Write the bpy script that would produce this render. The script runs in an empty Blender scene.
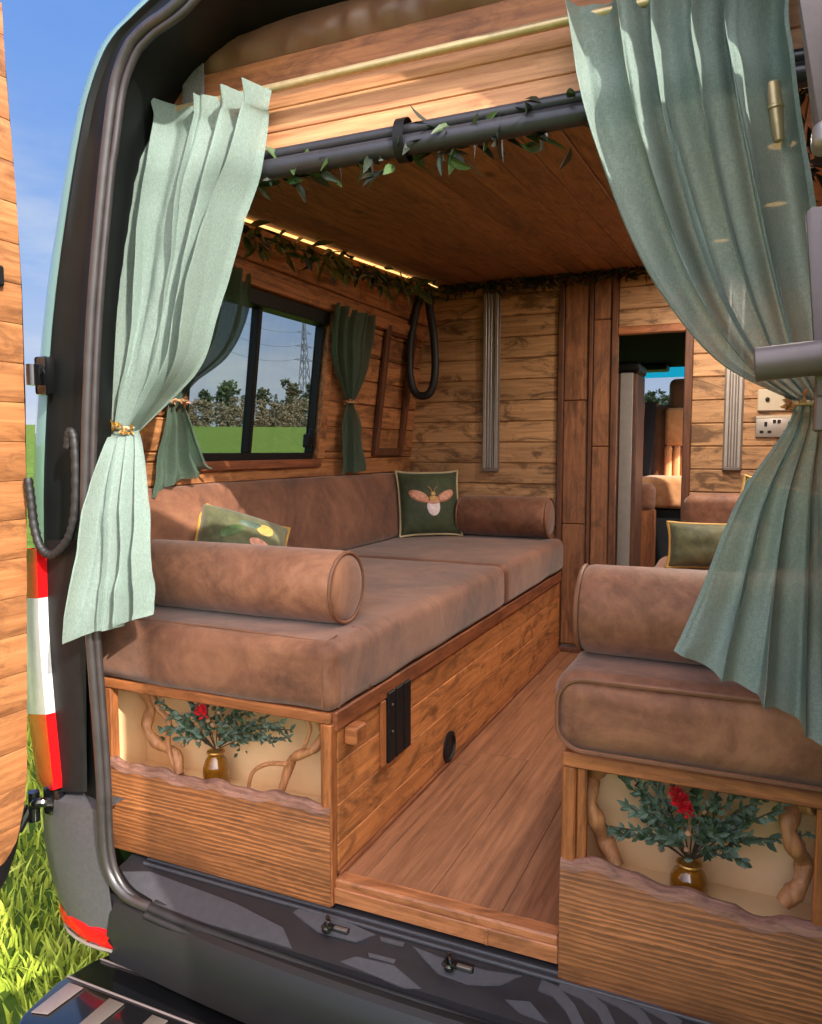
import bpy, bmesh, math, random
from mathutils import Vector as V, Matrix, noise as mnoise
C = bpy.context.scene.collection
random.seed(7)
PI = math.pi
# ------------------------------------------------------------------ camera
F = 765.4; CAM = V((0.7686, -1.3341, 0.8949)); YAW = -0.42088; PITCH = -0.08063
FW = V((math.sin(YAW)*math.cos(PITCH), math.cos(YAW)*math.cos(PITCH), math.sin(PITCH)))
RT = V((math.cos(YAW), -math.sin(YAW), 0)); UP = RT.cross(FW)
def at(px, py, ax, val):
    """point of the place seen at a measured spot of the photograph, on the plane ax = val"""
    d = FW + RT*((px-411)/F) - UP*((py-512)/F)
    i = 'xyz'.index(ax)
    return CAM + d*((val-CAM[i])/d[i])
def ats(pts, ax, val): return [at(p[0], p[1], ax, val) for p in pts]
cd = bpy.data.cameras.new('camera'); co = bpy.data.objects.new('camera', cd); C.objects.link(co)
co.matrix_world = Matrix(((RT.x, UP.x, -FW.x, CAM.x), (RT.y, UP.y, -FW.y, CAM.y), (RT.z, UP.z, -FW.z, CAM.z), (0, 0, 0, 1)))
cd.sensor_fit = 'HORIZONTAL'; cd.sensor_width = 36; cd.lens = F/822*36; cd.clip_start = .02; cd.clip_end = 2000
bpy.context.scene.camera = co

# ------------------------------------------------------------------ materials
def lin(c):
    f = lambda u: u/12.92 if u <= .04045 else ((u+.055)/1.055)**2.4
    return tuple(f(x/255) for x in c) + (1,)
class NT:
    def __init__(s, name):
        s.m = bpy.data.materials.new(name); s.m.use_nodes = True
        s.t = s.m.node_tree; s.n = s.t.nodes; s.b = s.n['Principled BSDF']; s.out = s.n['Material Output']
    def add(s, typ, **kw):
        n = s.n.new(typ)
        for k, v in kw.items():
            if hasattr(n, k): setattr(n, k, v)
            else: n.inputs[k].default_value = v
        return n
    def lk(s, a, b): s.t.links.new(a, b)
    def math(s, op, a, b):
        n = s.n.new('ShaderNodeMath'); n.operation = op
        for i, q in enumerate((a, b)):
            if isinstance(q, (int, float)): n.inputs[i].default_value = q
            else: s.lk(q, n.inputs[i])
        return n.outputs[0]
    def ramp(s, fac, stops):
        n = s.n.new('ShaderNodeValToRGB'); e = n.color_ramp.elements
        while len(e) < len(stops): e.new(.5)
        for i, (p, c) in enumerate(stops):
            e[i].position = p; e[i].color = c if len(c) == 4 else tuple(c)+(1,)
        s.lk(fac, n.inputs[0]); return n.outputs[0]
    def mix(s, fac, a, b, mode='MIX'):
        n = s.n.new('ShaderNodeMix'); n.data_type = 'RGBA'; n.blend_type = mode
        for i, q in ((0, fac), (6, a), (7, b)):
            if isinstance(q, (int, float, tuple)): n.inputs[i].default_value = q
            else: s.lk(q, n.inputs[i])
        return n.outputs[2]
    def mapping(s, src, scale):
        n = s.n.new('ShaderNodeMapping'); n.inputs['Scale'].default_value = scale; s.lk(src, n.inputs['Vector']); return n.outputs[0]
    def noise(s, vec, scale, detail=4, rough=.55, dist=0):
        n = s.n.new('ShaderNodeTexNoise'); s.lk(vec, n.inputs['Vector'])
        n.inputs['Scale'].default_value = scale; n.inputs['Detail'].default_value = detail
        n.inputs['Roughness'].default_value = rough; n.inputs['Distortion'].default_value = dist
        return n.outputs[0]
    def bump(s, h, st, d=.01):
        n = s.n.new('ShaderNodeBump'); n.inputs['Strength'].default_value = st; n.inputs['Distance'].default_value = d
        s.lk(h, n.inputs['Height']); s.lk(n.outputs[0], s.b.inputs['Normal'])
B4 = lambda v: (v, v, v, 1)
def wood(name, light, dark, grain='x', stain=.6, stripe=0, rough=.55, bump=.35, isl=.22, knots=.8, sc=1.0, thr=(.47, .62)):
    k = NT(name); L = lin(light); D = lin(dark)
    tc = k.add('ShaderNodeTexCoord'); geo = k.add('ShaderNodeNewGeometry'); rnd = geo.outputs['Random Per Island']
    cx = k.add('ShaderNodeCombineXYZ')
    for i, m in enumerate((7.3, 13.7, 5.1)): k.lk(k.math('MULTIPLY', rnd, m), cx.inputs[i])
    va = k.n.new('ShaderNodeVectorMath'); va.operation = 'ADD'; k.lk(tc.outputs['Object'], va.inputs[0]); k.lk(cx.outputs[0], va.inputs[1])
    g = 'xyz'.index(grain)
    def scl(a, b): v = [b*sc]*3; v[g] = a*sc; return tuple(v)
    fine = k.noise(k.mapping(va.outputs[0], scl(2.2, 46)), 1.6, 6, .7, .5)
    broad = k.noise(k.mapping(va.outputs[0], scl(5.0, 15)), 1.0, 6, .72, 1.2)
    c = k.mix(k.ramp(fine, [(.34, B4(0)), (.72, B4(1))]), L, D)
    dd = tuple(x*.38 for x in D[:3])+(1,)
    c = k.mix(k.math('MULTIPLY', k.ramp(broad, [(thr[0], B4(0)), (thr[1], B4(1))]), stain), c, dd)
    hgt = fine
    if stripe:
        wv = k.n.new('ShaderNodeTexWave'); wv.bands_direction = 'Z' if grain != 'z' else 'X'
        k.lk(k.mapping(va.outputs[0], scl(.55, 5.0)), wv.inputs['Vector'])
        wv.inputs['Scale'].default_value = 6.5; wv.inputs['Distortion'].default_value = 9; wv.inputs['Detail'].default_value = 6; wv.inputs['Detail Scale'].default_value = .8; wv.inputs['Detail Roughness'].default_value = .7
        hi = tuple(min(1, x*2.2) for x in L[:3])+(1,)
        c = k.mix(k.math('MULTIPLY', k.math('MULTIPLY', k.ramp(wv.outputs['Fac'], [(.45, B4(0)), (.98, B4(1))]), k.ramp(k.noise(k.mapping(va.outputs[0], scl(2, 7)), 1.3, 4, .6), [(.36, B4(.12)), (.66, B4(1))])), stripe), c, hi)
        hgt = k.math('ADD', fine, k.math('MULTIPLY', wv.outputs['Fac'], .35))
    if knots:
        vo = k.n.new('ShaderNodeTexVoronoi'); k.lk(k.mapping(va.outputs[0], scl(2.6, 6.0)), vo.inputs['Vector']); vo.inputs['Scale'].default_value = 1.5
        c = k.mix(k.math('MULTIPLY', k.ramp(vo.outputs['Distance'], [(.05, B4(1)), (.16, B4(0))]), knots), c, tuple(x*.22 for x in D[:3])+(1,))
    br = k.math('ADD', k.math('MULTIPLY', rnd, 2*isl), 1-isl)
    cb = k.n.new('ShaderNodeCombineColor')
    for i in range(3): k.lk(br, cb.inputs[i])
    c = k.mix(1.0, c, cb.outputs[0], 'MULTIPLY')
    k.lk(c, k.b.inputs['Base Color']); k.b.inputs['Roughness'].default_value = rough
    k.bump(hgt, bump, .004)
    return k.m
def plain(name, col, rough=.5, metal=0, var=.12, scale=20, bump=0, spec=.5, coat=0, emit=None, es=0):
    k = NT(name); L = lin(col)
    tc = k.add('ShaderNodeTexCoord'); n = k.noise(tc.outputs['Object'], scale, 4, .6)
    lo = tuple(x*(1-var*1.6) for x in L[:3])+(1,); hi = tuple(min(1, x*(1+var)) for x in L[:3])+(1,)
    k.lk(k.ramp(n, [(.3, lo), (.7, hi)]), k.b.inputs['Base Color'])
    k.b.inputs['Roughness'].default_value = rough; k.b.inputs['Metallic'].default_value = metal
    k.b.inputs['Specular IOR Level'].default_value = spec; k.b.inputs['Coat Weight'].default_value = coat
    if emit: k.b.inputs['Emission Color'].default_value = lin(emit); k.b.inputs['Emission Strength'].default_value = es
    if bump: k.bump(n, bump, .004)
    return k.m
def suede(name, base, light, dark):
    k = NT(name); tc = k.add('ShaderNodeTexCoord'); o = tc.outputs['Object']
    a = k.noise(o, 4.5, 6, .68, .8); b = k.noise(o, 38, 5, .65, .3); c2 = k.noise(o, 260, 3, .6)
    c = k.ramp(a, [(.30, lin(dark)), (.52, lin(base)), (.74, lin(light))])
    c = k.mix(k.ramp(b, [(.42, B4(0)), (.78, B4(.4))]), c, lin(light))
    k.lk(c, k.b.inputs['Base Color']); k.b.inputs['Roughness'].default_value = .62
    k.b.inputs['Sheen Weight'].default_value = .25; k.b.inputs['Sheen Roughness'].default_value = .5; k.b.inputs['Specular IOR Level'].default_value = .3
    k.bump(k.math('ADD', k.math('MULTIPLY', b, .6), k.math('MULTIPLY', c2, .35)), .3, .004)
    return k.m
def cloth(name, col, sheer=.1, transl=.3):
    k = NT(name); tc = k.add('ShaderNodeTexCoord'); o = tc.outputs['Object']; L = lin(col)
    n1 = k.noise(k.mapping(o, (1, 1, .25)), 420, 2, .6); n2 = k.noise(k.mapping(o, (.3, 1, 1)), 420, 2, .6); n3 = k.noise(o, 7, 3)
    w = k.math('ADD', k.math('MULTIPLY', n1, .5), k.math('MULTIPLY', n2, .5))
    c = k.ramp(w, [(.35, tuple(x*.78 for x in L[:3])+(1,)), (.65, tuple(min(1, x*1.14) for x in L[:3])+(1,))])
    c = k.mix(k.ramp(n3, [(.3, B4(.15)), (.7, B4(0))]), c, tuple(x*.7 for x in L[:3])+(1,))
    k.lk(c, k.b.inputs['Base Color']); k.b.inputs['Roughness'].default_value = .85; k.b.inputs['Specular IOR Level'].default_value = .15
    tr = k.n.new('ShaderNodeBsdfTranslucent'); k.lk(c, tr.inputs['Color'])
    m1 = k.n.new('ShaderNodeMixShader'); m1.inputs[0].default_value = transl; k.lk(k.b.outputs[0], m1.inputs[1]); k.lk(tr.outputs[0], m1.inputs[2])
    tp = k.n.new('ShaderNodeBsdfTransparent'); m2 = k.n.new('ShaderNodeMixShader'); m2.inputs[0].default_value = sheer
    k.lk(m1.outputs[0], m2.inputs[1]); k.lk(tp.outputs[0], m2.inputs[2]); k.lk(m2.outputs[0], k.out.inputs['Surface'])
    return k.m
def glass(name, tint, refl=.05):
    k = NT(name); tp = k.n.new('ShaderNodeBsdfTransparent'); tp.inputs[0].default_value = lin(tint)
    gl = k.n.new('ShaderNodeBsdfGlossy'); gl.inputs['Roughness'].default_value = .02
    fr = k.n.new('ShaderNodeValue'); fr.outputs[0].default_value = refl
    mx = k.n.new('ShaderNodeMixShader'); k.lk(fr.outputs[0], mx.inputs[0]); k.lk(tp.outputs[0], mx.inputs[1]); k.lk(gl.outputs[0], mx.inputs[2])
    k.lk(mx.outputs[0], k.out.inputs['Surface']); return k.m
M = {}
M['ceil'] = wood('ceiling_pine', (160, 114, 78), (108, 72, 46), 'y', .5, isl=.16, rough=.6)
M['wallY'] = wood('wall_pine_long', (190, 130, 82), (120, 72, 40), 'y', .7, isl=.2)
M['wallX'] = wood('wall_pine_cross', (196, 150, 106), (140, 98, 62), 'x', .85, isl=.16, thr=(.5, .62))
M['doorW'] = wood('door_pine', (150, 98, 62), (98, 58, 36), 'z', .6, isl=.08)
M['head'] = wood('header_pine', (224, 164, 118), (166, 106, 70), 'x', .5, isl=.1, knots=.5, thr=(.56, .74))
M['beam'] = wood('beam_pine', (178, 116, 74), (120, 70, 42), 'x', .5, isl=.1)
M['bench'] = wood('bench_pine', (202, 132, 76), (146, 86, 46), 'y', .72, isl=.14, knots=.7, thr=(.49, .63))
M['rail'] = wood('rail_wood', (150, 88, 54), (92, 48, 28), 'y', .5, isl=.12, knots=.2)
M['railX'] = wood('rail_wood_cross', (176, 108, 62), (112, 60, 32), 'x', .5, isl=.12, knots=.2)
M['post'] = wood('post_wood', (178, 108, 60), (114, 62, 32), 'z', .5, isl=.12, knots=.2)
M['dpost'] = wood('dark_post_wood', (110, 66, 42), (64, 36, 22), 'z', .5, isl=.12, knots=.3)
M['burnt'] = wood('burnt_pine', (142, 88, 50), (92, 54, 29), 'x', .4, stripe=.62, isl=.05, knots=0, bump=.3)
M['edge'] = wood('live_edge_wood', (170, 122, 104), (108, 72, 60), 'x', .5, isl=.05, knots=0, bump=.9, sc=1.6)
M['floor'] = wood('floor_oak', (158, 108, 78), (104, 66, 46), 'y', .5, stripe=0, isl=.1, knots=.2, rough=.42, bump=.18, thr=(.5, .8))
M['thresh'] = wood('threshold_wood', (190, 124, 82), (128, 76, 46), 'x', .5, isl=.06, knots=.3, rough=.4)
M['door'] = wood('rear_door_pine', (184, 124, 78), (134, 82, 46), 'y', .6, isl=.12, knots=.4)
M['ply'] = plain('cream_plywood', (228, 190, 144), .6, var=.08, scale=6)
M['branch'] = wood('branch_wood', (196, 138, 92), (140, 86, 52), 'z', .3, isl=.02, knots=0)
M['suede'] = suede('brown_suede', (110, 69, 49), (148, 101, 74), (68, 40, 28))
M['suede2'] = suede('worn_suede', (130, 85, 62), (172, 120, 89), (86, 51, 36))
M['pipe'] = plain('suede_piping', (122, 80, 58), .6)
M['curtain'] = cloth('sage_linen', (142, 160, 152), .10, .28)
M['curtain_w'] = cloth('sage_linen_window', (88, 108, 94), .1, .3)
M['brass'] = plain('brass', (208, 182, 140), .4, .6, .08, 60)
M['gold'] = plain('gold_leaf', (214, 164, 88), .38, .85, .2, 80)
M['copper'] = plain('copper_leaf', (226, 160, 120), .4, .6, .2, 80)
M['black'] = plain('black_plastic', (20, 20, 22), .5, 0, .2, 40, spec=.3)
M['blackg'] = plain('black_gloss', (14, 14, 16), .16, 0, .1, 10, coat=.6)
M['rubber'] = plain('rubber_seal', (50, 45, 47), .34, 0, .2, 30, spec=.8)
M['rubd'] = plain('dark_rubber', (26, 25, 27), .55, 0, .2, 40)
M['jamb'] = plain('dark_jamb', (16, 18, 18), .5, 0, .15, 12, spec=.25)
M['body'] = plain('dark_green_paint', (128, 160, 148), .15, .15, .05, 5, coat=1)
M['bump'] = plain('bumper_plastic', (30, 29, 31), .42, 0, .15, 160, bump=.06)
M['clad'] = plain('grey_cladding', (74, 72, 76), .42, 0, .12, 120, bump=.05)
M['sill'] = plain('step_cover_plastic', (70, 70, 76), .4, 0, .1, 60)
M['silld'] = plain('step_cover_dark', (34, 32, 36), .45, 0, .1, 60)
M['red'] = plain('red_lens', (196, 16, 20), .25, 0, .08, 30, coat=.15, spec=.3)
M['white'] = plain('clear_lens', (204, 202, 202), .25, 0, .06, 40, coat=.15, spec=.3)
M['void'] = plain('black_felt', (9, 9, 10), .95, 0, .1, 40, spec=.05)
M['alu'] = plain('grey_aluminium', (168, 158, 152), .4, .55, .06, 30)
M['alud'] = plain('grey_aluminium_dark', (120, 110, 104), .42, .5, .06, 30)
M['steel'] = plain('pale_grey_metal', (120, 108, 108), .42, .25, .06, 30)
M['tube'] = plain('grey_coated_tube', (62, 61, 68), .3, .3, .08, 30)
M['strap'] = plain('grey_webbing', (112, 108, 106), .8, 0, .2, 150)
M['vinyl'] = plain('brown_vinyl', (112, 80, 60), .42, 0, .15, 14, bump=.2)
M['leaf'] = plain('garland_leaf', (66, 90, 46), .5, 0, .4, 14)
M['leafd'] = plain('garland_leaf_dark', (34, 44, 30), .5, 0, .4, 14)
M['leafy'] = plain('garland_leaf_yellow', (120, 112, 52), .5, 0, .4, 14)
M['vine'] = plain('vine_stem', (58, 46, 30), .7)
M['euc'] = plain('eucalyptus_leaf', (84, 102, 88), .6, 0, .35, 22)
M['eucd'] = plain('dark_bouquet_leaf', (50, 72, 48), .55, 0, .35, 22)
M['redf'] = plain('red_petal', (206, 26, 44), .55, 0, .3, 60)
M['dry'] = plain('dried_flower', (176, 132, 96), .7, 0, .35, 60)
M['amber'] = plain('amber_glass', (122, 76, 18), .08, 0, .2, 60, coat=1)
M['vel'] = suede('dark_green_velvet', (52, 62, 40), (82, 92, 60), (32, 38, 26))
M['velo'] = suede('olive_velvet', (84, 86, 58), (124, 122, 88), (48, 50, 32))
M['cream'] = plain('cream_piping', (178, 164, 128), .6)
M['yel'] = plain('mustard_piping', (178, 138, 62), .55)
M['pink'] = plain('pink_embroidery', (206, 146, 122), .6, 0, .25, 70, bump=.3)
M['pale'] = plain('white_embroidery', (226, 210, 214), .6, 0, .15, 90, bump=.3)
M['goldt'] = plain('gold_thread', (190, 146, 80), .5, 0, .2, 90, bump=.3)
M['ivory'] = plain('ivory_socket_plate', (186, 172, 150), .38, 0, .04, 20)
M['led'] = plain('led_strip', (255, 214, 150), .5, emit=(255, 200, 120), es=1.1)
M['seat'] = suede('tan_seat_fabric', (224, 160, 108), (242, 190, 140), (180, 116, 72))
M['seatd'] = suede('brown_seat_fabric', (110, 74, 54), (140, 98, 72), (74, 48, 34))
M['glass'] = glass('tinted_pane', (222, 226, 224))
M['blueglass'] = glass('blue_tint_band', (100, 228, 235))
M['clear'] = glass('clear_pane', (240, 244, 246))
M['trunk'] = plain('bark', (74, 62, 50), .9, 0, .3, 8)
M['pine'] = plain('dark_pine_foliage', (44, 58, 36), .8, 0, .4, 2)
M['bush'] = plain('bare_brown_foliage', (104, 96, 76), .9, 0, .4, 2)
M['pylon'] = plain('pylon_steel', (70, 76, 88), .6, .3, .1, 1)
def grass_mat(name, a, b, c, s):
    k = NT(name); tc = k.add('ShaderNodeTexCoord'); n = k.noise(tc.outputs['Object'], s, 8, .7)
    k.lk(k.ramp(n, [(.3, lin(a)), (.5, lin(b)), (.72, lin(c))]), k.b.inputs['Base Color']); k.b.inputs['Roughness'].default_value = .9; k.b.inputs['Specular IOR Level'].default_value = .1
    return k.m
M['turf'] = grass_mat('turf', (48, 66, 22), (72, 92, 32), (100, 116, 46), 3.0)
M['blade'] = grass_mat('grass_blades', (124, 146, 44), (172, 182, 72), (214, 206, 122), 2.4)
# ------------------------------------------------------------------ mesh builder
def cr(pts, n=6):
    """Catmull-Rom through points"""
    P = [V(p) for p in pts]; P = [2*P[0]-P[1]]+P+[2*P[-1]-P[-2]]; out = []
    for i in range(1, len(P)-2):
        a, b, c, d = P[i-1:i+3]
        for j in range(n):
            t = j/n
            out.append(.5*((2*b)+(c-a)*t+(2*a-5*b+4*c-d)*t*t+(3*b-a-3*c+d)*t**3))
    out.append(P[-2]); return out
class MB:
    def __init__(s): s.bm = bmesh.new()
    def box(s, lo, hi, bev=0, mat=None, seg=1):
        lo = V(lo); hi = V(hi)
        cs = [V((x, y, z)) for z in (lo.z, hi.z) for y in (lo.y, hi.y) for x in (lo.x, hi.x)]
        if mat: cs = [mat @ c for c in cs]
        return s.hexa(cs, bev, seg)
    def hexa(s, cs, bev=0, seg=1):
        v = [s.bm.verts.new(c) for c in cs]
        fs = [s.bm.faces.new([v[i] for i in f]) for f in ((0, 2, 3, 1), (4, 5, 7, 6), (0, 1, 5, 4), (2, 6, 7, 3), (0, 4, 6, 2), (1, 3, 7, 5))]
        if bev:
            es = list({e for f in fs for e in f.edges})
            bmesh.ops.bevel(s.bm, geom=es, offset=bev, segments=seg, affect='EDGES', profile=.5)
        return s
    def tube(s, pts, r, seg=10, cap=True, flat=None):
        P = [V(p) for p in pts]; n = len(P)
        R_ = r if isinstance(r, (list, tuple)) else [r]*n
        up = None; rings = []
        for i in range(n):
            t = (P[min(i+1, n-1)]-P[max(i-1, 0)]).normalized()
            if up is None:
                up = t.orthogonal().normalized()
                if flat: up = (V(flat)-t*t.dot(V(flat))).normalized()
            else: up = (up-t*up.dot(t)).normalized()
            sd = t.cross(up)
            rings.append([s.bm.verts.new(P[i]+(up*math.cos(2*PI*j/seg)+sd*math.sin(2*PI*j/seg))*R_[i]) for j in range(seg)])
        for i in range(n-1):
            for j in range(seg): s.bm.faces.new((rings[i][j], rings[i][(j+1) % seg], rings[i+1][(j+1) % seg], rings[i+1][j]))
        if cap:
            s.bm.faces.new(rings[0][::-1]); s.bm.faces.new(rings[-1])
        return s
    def lathe(s, prof, c, seg=24, mat=None):
        c = V(c); rings = []
        for r, z in prof:
            ring = []
            for j in range(seg):
                p = V((r*math.cos(2*PI*j/seg), r*math.sin(2*PI*j/seg), z))
                ring.append(s.bm.verts.new(c+(mat @ p if mat else p)))
            rings.append(ring)
        for i in range(len(rings)-1):
            for j in range(seg): s.bm.faces.new((rings[i][j], rings[i][(j+1) % seg], rings[i+1][(j+1) % seg], rings[i+1][j]))
        s.bm.faces.new(rings[0][::-1]); s.bm.faces.new(rings[-1]); return s
    def prism(s, poly, d, bev=0):
        """polygon of 3-D points pushed along d"""
        d = V(d); a = [s.bm.verts.new(V(p)) for p in poly]; b = [s.bm.verts.new(V(p)+d) for p in poly]; n = len(a)
        fs = [s.bm.faces.new(a), s.bm.faces.new(b[::-1])]
        for i in range(n): fs.append(s.bm.faces.new((a[(i+1) % n], a[i], b[i], b[(i+1) % n])))
        if bev: bmesh.ops.bevel(s.bm, geom=list({e for f in fs[:2] for e in f.edges}), offset=bev, segments=2, affect='EDGES', profile=.5)
        return s
    def grid(s, rows, closed=False):
        vs = [[s.bm.verts.new(V(p)) for p in r] for r in rows]
        for i in range(len(vs)-1):
            n = len(vs[i])
            for j in range(n if closed else n-1):
                s.bm.faces.new((vs[i][j], vs[i][(j+1) % n], vs[i+1][(j+1) % n], vs[i+1][j]))
        return s
    def rbox(s, lo, hi, r, n=10, puff=0, mat=None, wob=0):
        lo = V(lo); hi = V(hi); c = (lo+hi)/2; h = (hi-lo)/2; g = {}
        def vert(p):
            k = tuple(round(q, 5) for q in p)
            if k not in g:
                inner = V([max(-(h[i]-r), min(h[i]-r, p[i]*h[i])) for i in range(3)])
                o = V([p[i]*h[i] for i in range(3)])-inner
                q = inner+(o.normalized()*r if o.length > 1e-9 else o)
                for i in range(3):
                    a, b = p[(i+1) % 3], p[(i+2) % 3]
                    if abs(p[i]) > .999: q[i] += puff*math.copysign(1, p[i])*(1-a*a)*(1-b*b)
                q += c
                if wob: q += V((mnoise.noise(q*6), mnoise.noise(q*6+V((9, 0, 0))), mnoise.noise(q*6+V((0, 9, 0)))))*wob
                if mat: q = mat @ q
                g[k] = s.bm.verts.new(q)
            return g[k]
        # finer sampling near the edges
        def ax(i):
            e = min(.9, r/h[i]); ts = [-1+e*j/5 for j in range(5)]+[-1+e+(2-2*e)*j/n for j in range(n)]+[1-e+e*j/5 for j in range(6)]
            return ts
        for i in range(3):
            A, Bx = ax((i+1) % 3), ax((i+2) % 3)
            for sg in (-1, 1):
                for a0, a1 in zip(A, A[1:]):
                    for b0, b1 in zip(Bx, Bx[1:]):
                        q = []
                        for a, b in ((a0, b0), (a1, b0), (a1, b1), (a0, b1)):
                            p = [0, 0, 0]; p[i] = sg; p[(i+1) % 3] = a; p[(i+2) % 3] = b; q.append(vert(p))
                        if sg < 0: q = q[::-1]
                        if len(set(q)) == 4:
                            try: s.bm.faces.new(q)
                            except ValueError: pass
        return s
    def leaf(s, base, d, nrm, ln, w):
        d = V(d).normalized(); nrm = V(nrm); sd = d.cross(nrm)
        if sd.length < 1e-4: sd = d.orthogonal()
        sd.normalize(); up = sd.cross(d)
        b = V(base); pr = ((0, .05), (.3, .85), (.55, 1), (.8, .6), (1, .02))
        mid = [b+d*ln*t-up*ln*.18*t*t for t, _ in pr]
        lv = [s.bm.verts.new(m+sd*w*.5*k+up*w*.18*k) for m, (_, k) in zip(mid, pr)]
        mv = [s.bm.verts.new(m) for m in mid]
        rv = [s.bm.verts.new(m-sd*w*.5*k+up*w*.18*k) for m, (_, k) in zip(mid, pr)]
        for i in range(4):
            s.bm.faces.new((lv[i], mv[i], mv[i+1], lv[i+1])); s.bm.faces.new((mv[i], rv[i], rv[i+1], mv[i+1]))
        return s
    def build(s, name, mat, parent=None, smooth=True, ang=35):
        bmesh.ops.recalc_face_normals(s.bm, faces=s.bm.faces[:])
        if parent is not None: org = WL[parent]
        else:
            xs = [v.co for v in s.bm.verts]
            org = V(((min(c.x for c in xs)+max(c.x for c in xs))/2, (min(c.y for c in xs)+max(c.y for c in xs))/2, min(c.z for c in xs)))
        bmesh.ops.translate(s.bm, verts=s.bm.verts[:], vec=-org)
        me = bpy.data.meshes.new(name); s.bm.to_mesh(me); s.bm.free()
        me.materials.append(mat)
        if smooth:
            for p in me.polygons: p.use_smooth = True
            try: me.set_sharp_from_angle(angle=math.radians(ang))
            except Exception: pass
        o = bpy.data.objects.new(name, me); C.objects.link(o)
        if parent is not None: o.parent = parent
        else: o.location = org
        WL[o] = org; return o
WL = {}
def tag(o, label=None, cat=None, group=None, kind=None):
    if label: o['label'] = label
    if cat: o['category'] = cat
    if group: o['group'] = group
    if kind: o['kind'] = kind
    return o
def thing(name, label, cat, loc, group=None):
    o = bpy.data.objects.new(name, None); C.objects.link(o); o.location = V(loc); o.empty_display_size = .05
    WL[o] = V(loc); return tag(o, label, cat, group)
def struct(name, mb, mat, label=None, parent=None, cat=None):
    o = mb.build(name, mat, parent)
    if parent is None: tag(o, label, cat, None, 'structure')
    return o
def lerp(a, b, t): return a+(b-a)*t
def interp(tab, x):
    if x <= tab[0][0]: return tab[0][1]
    for (a, p), (b, q) in zip(tab, tab[1:]):
        if x <= b: return lerp(p, q, (x-a)/(b-a))
    return tab[-1][1]
XC = .235                                   # centre line of the van
def mx(p): return V((2*XC-p[0], p[1], p[2]))
WALL = [(.0, -.775), (.5, -.765), (.8, -.742), (1.1, -.712), (1.4, -.672), (1.55, -.625), (1.66, -.575), (1.70, -.55)]
def wx(z): return interp(WALL, z)
def cz(y): return 1.65-.06*(2.03-y)
YB = 2.03                                   # bulkhead plane
# ------------------------------------------------------------------ setting: floor, ceiling, walls
f = MB(); x = -.70; i = 0
while x < 1.15:
    y = .035-random.random()*.6
    while y < 4.0:
        L = .95
        y0, y1 = max(.035, y), min(4.0, y+L)
        if y1 > y0+.02: f.box((x, y0+.0006, -.02), (x+.1492, y1-.0006, 0), .0012)
        y += L
    x += .15; i += 1
struct('floor', f, M['floor'], 'brown wood-look plank floor running down the aisle', cat='floor')
t = MB(); t.box((-.003, -.004, -.042), (.47, .034, .004), .004); t.box((-.003, -.009, -.046), (.47, -.004, -.012), .002); t.box((.33, -.0115, -.045), (.336, -.008, -.014), .001)
struct('trim_1', t, M['thresh'], 'wooden threshold strip at the end of the aisle floor', cat='threshold')
c = MB(); x = -.60
while x < 1.1:
    y0, y1 = .095, YB-.002
    c.hexa([V((x, y0, cz(y0))), V((x+.0885, y0, cz(y0))), V((x, y1, cz(y1))), V((x+.0885, y1, cz(y1))),
            V((x, y0, cz(y0)+.014)), V((x+.0885, y0, cz(y0)+.014)), V((x, y1, cz(y1)+.014)), V((x+.0885, y1, cz(y1)+.014))], .003)
    x += .09
struct('ceiling', c, M['ceil'], 'ceiling of narrow brown pine boards running into the van', cat='ceiling')
# left wall with its window opening
WY0, WY1, WZ0, WZ1 = .42, 1.15, .862, 1.395
def wall(sgn, hole, mat, name, label):
    w = MB(); z = .02; zs = []
    while z < 1.64: zs.append(z); z += .0966
    zs += [WZ0, WZ1]; zs = sorted(zs); zs.append(1.66)
    for z0, z1 in zip(zs, zs[1:]):
        if z1-z0 < .004: continue
        segs = [(.09, YB)]
        if hole and z0 >= WZ0-.001 and z1 <= WZ1+.001: segs = [(.09, WY0), (WY1, YB)]
        for a, b in segs:
            zz0, zz1 = z0+.0012, z1-.0012
            cs = []
            for zq, of in ((zz0, 0), (zz1, 0)):
                for yq in (a, b):
                    for dx in (-.014, 0): cs.append(V((wx(zq)+dx, yq, zq)))
            if sgn < 0: cs = [mx(q) for q in cs]
            w.hexa(cs, .004)
            cs = [V((wx(zq)+dx, yq, zq)) for zq in (z0, z1) for yq in (a, b) for dx in (-.02, -.0145)]
            w.hexa([mx(q) for q in cs] if sgn < 0 else cs)
    struct(name, w, mat, label, cat='wall')
wall(1, True, M['wallY'], 'wall_left', 'plank-clad left side wall of orange-brown pine with the window')
wall(-1, False, M['wallY'], 'wall_right', 'plank-clad right side wall behind the green curtain')
# bulkhead
OX0, OX1, OZ = .225, .495, 1.381
w = MB()
def planks_x(w, x0, x1, z0, z1, y, th=.014, h=.094, ph=0):
    z = z0-ph
    while z < z1-.002:
        a, b = max(z, z0), min(z+h, z1)
        if b-a > .004: w.box((x0, y, a+.0010), (x1, y+th, b-.0010), .004)
        z += h
planks_x(w, -.775, -.028, .02, 1.66, YB, ph=.03)
planks_x(w, OX1+.03, 1.25, .02, 1.66, YB, ph=.05)
planks_x(w, OX0, OX1, OZ+.03, 1.66, YB, ph=.02)
for bb in ((-.775, -.028, .02), (OX1+.03, 1.25, .02), (OX0, OX1, OZ+.03), (-.028, OX0, .02)): w.box((bb[0], YB+.0145, bb[2]), (bb[1], YB+.02, 1.66))
struct('wall_front', w, M['wallX'], 'bulkhead of pale rough pine planks across the van', cat='wall')
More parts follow.
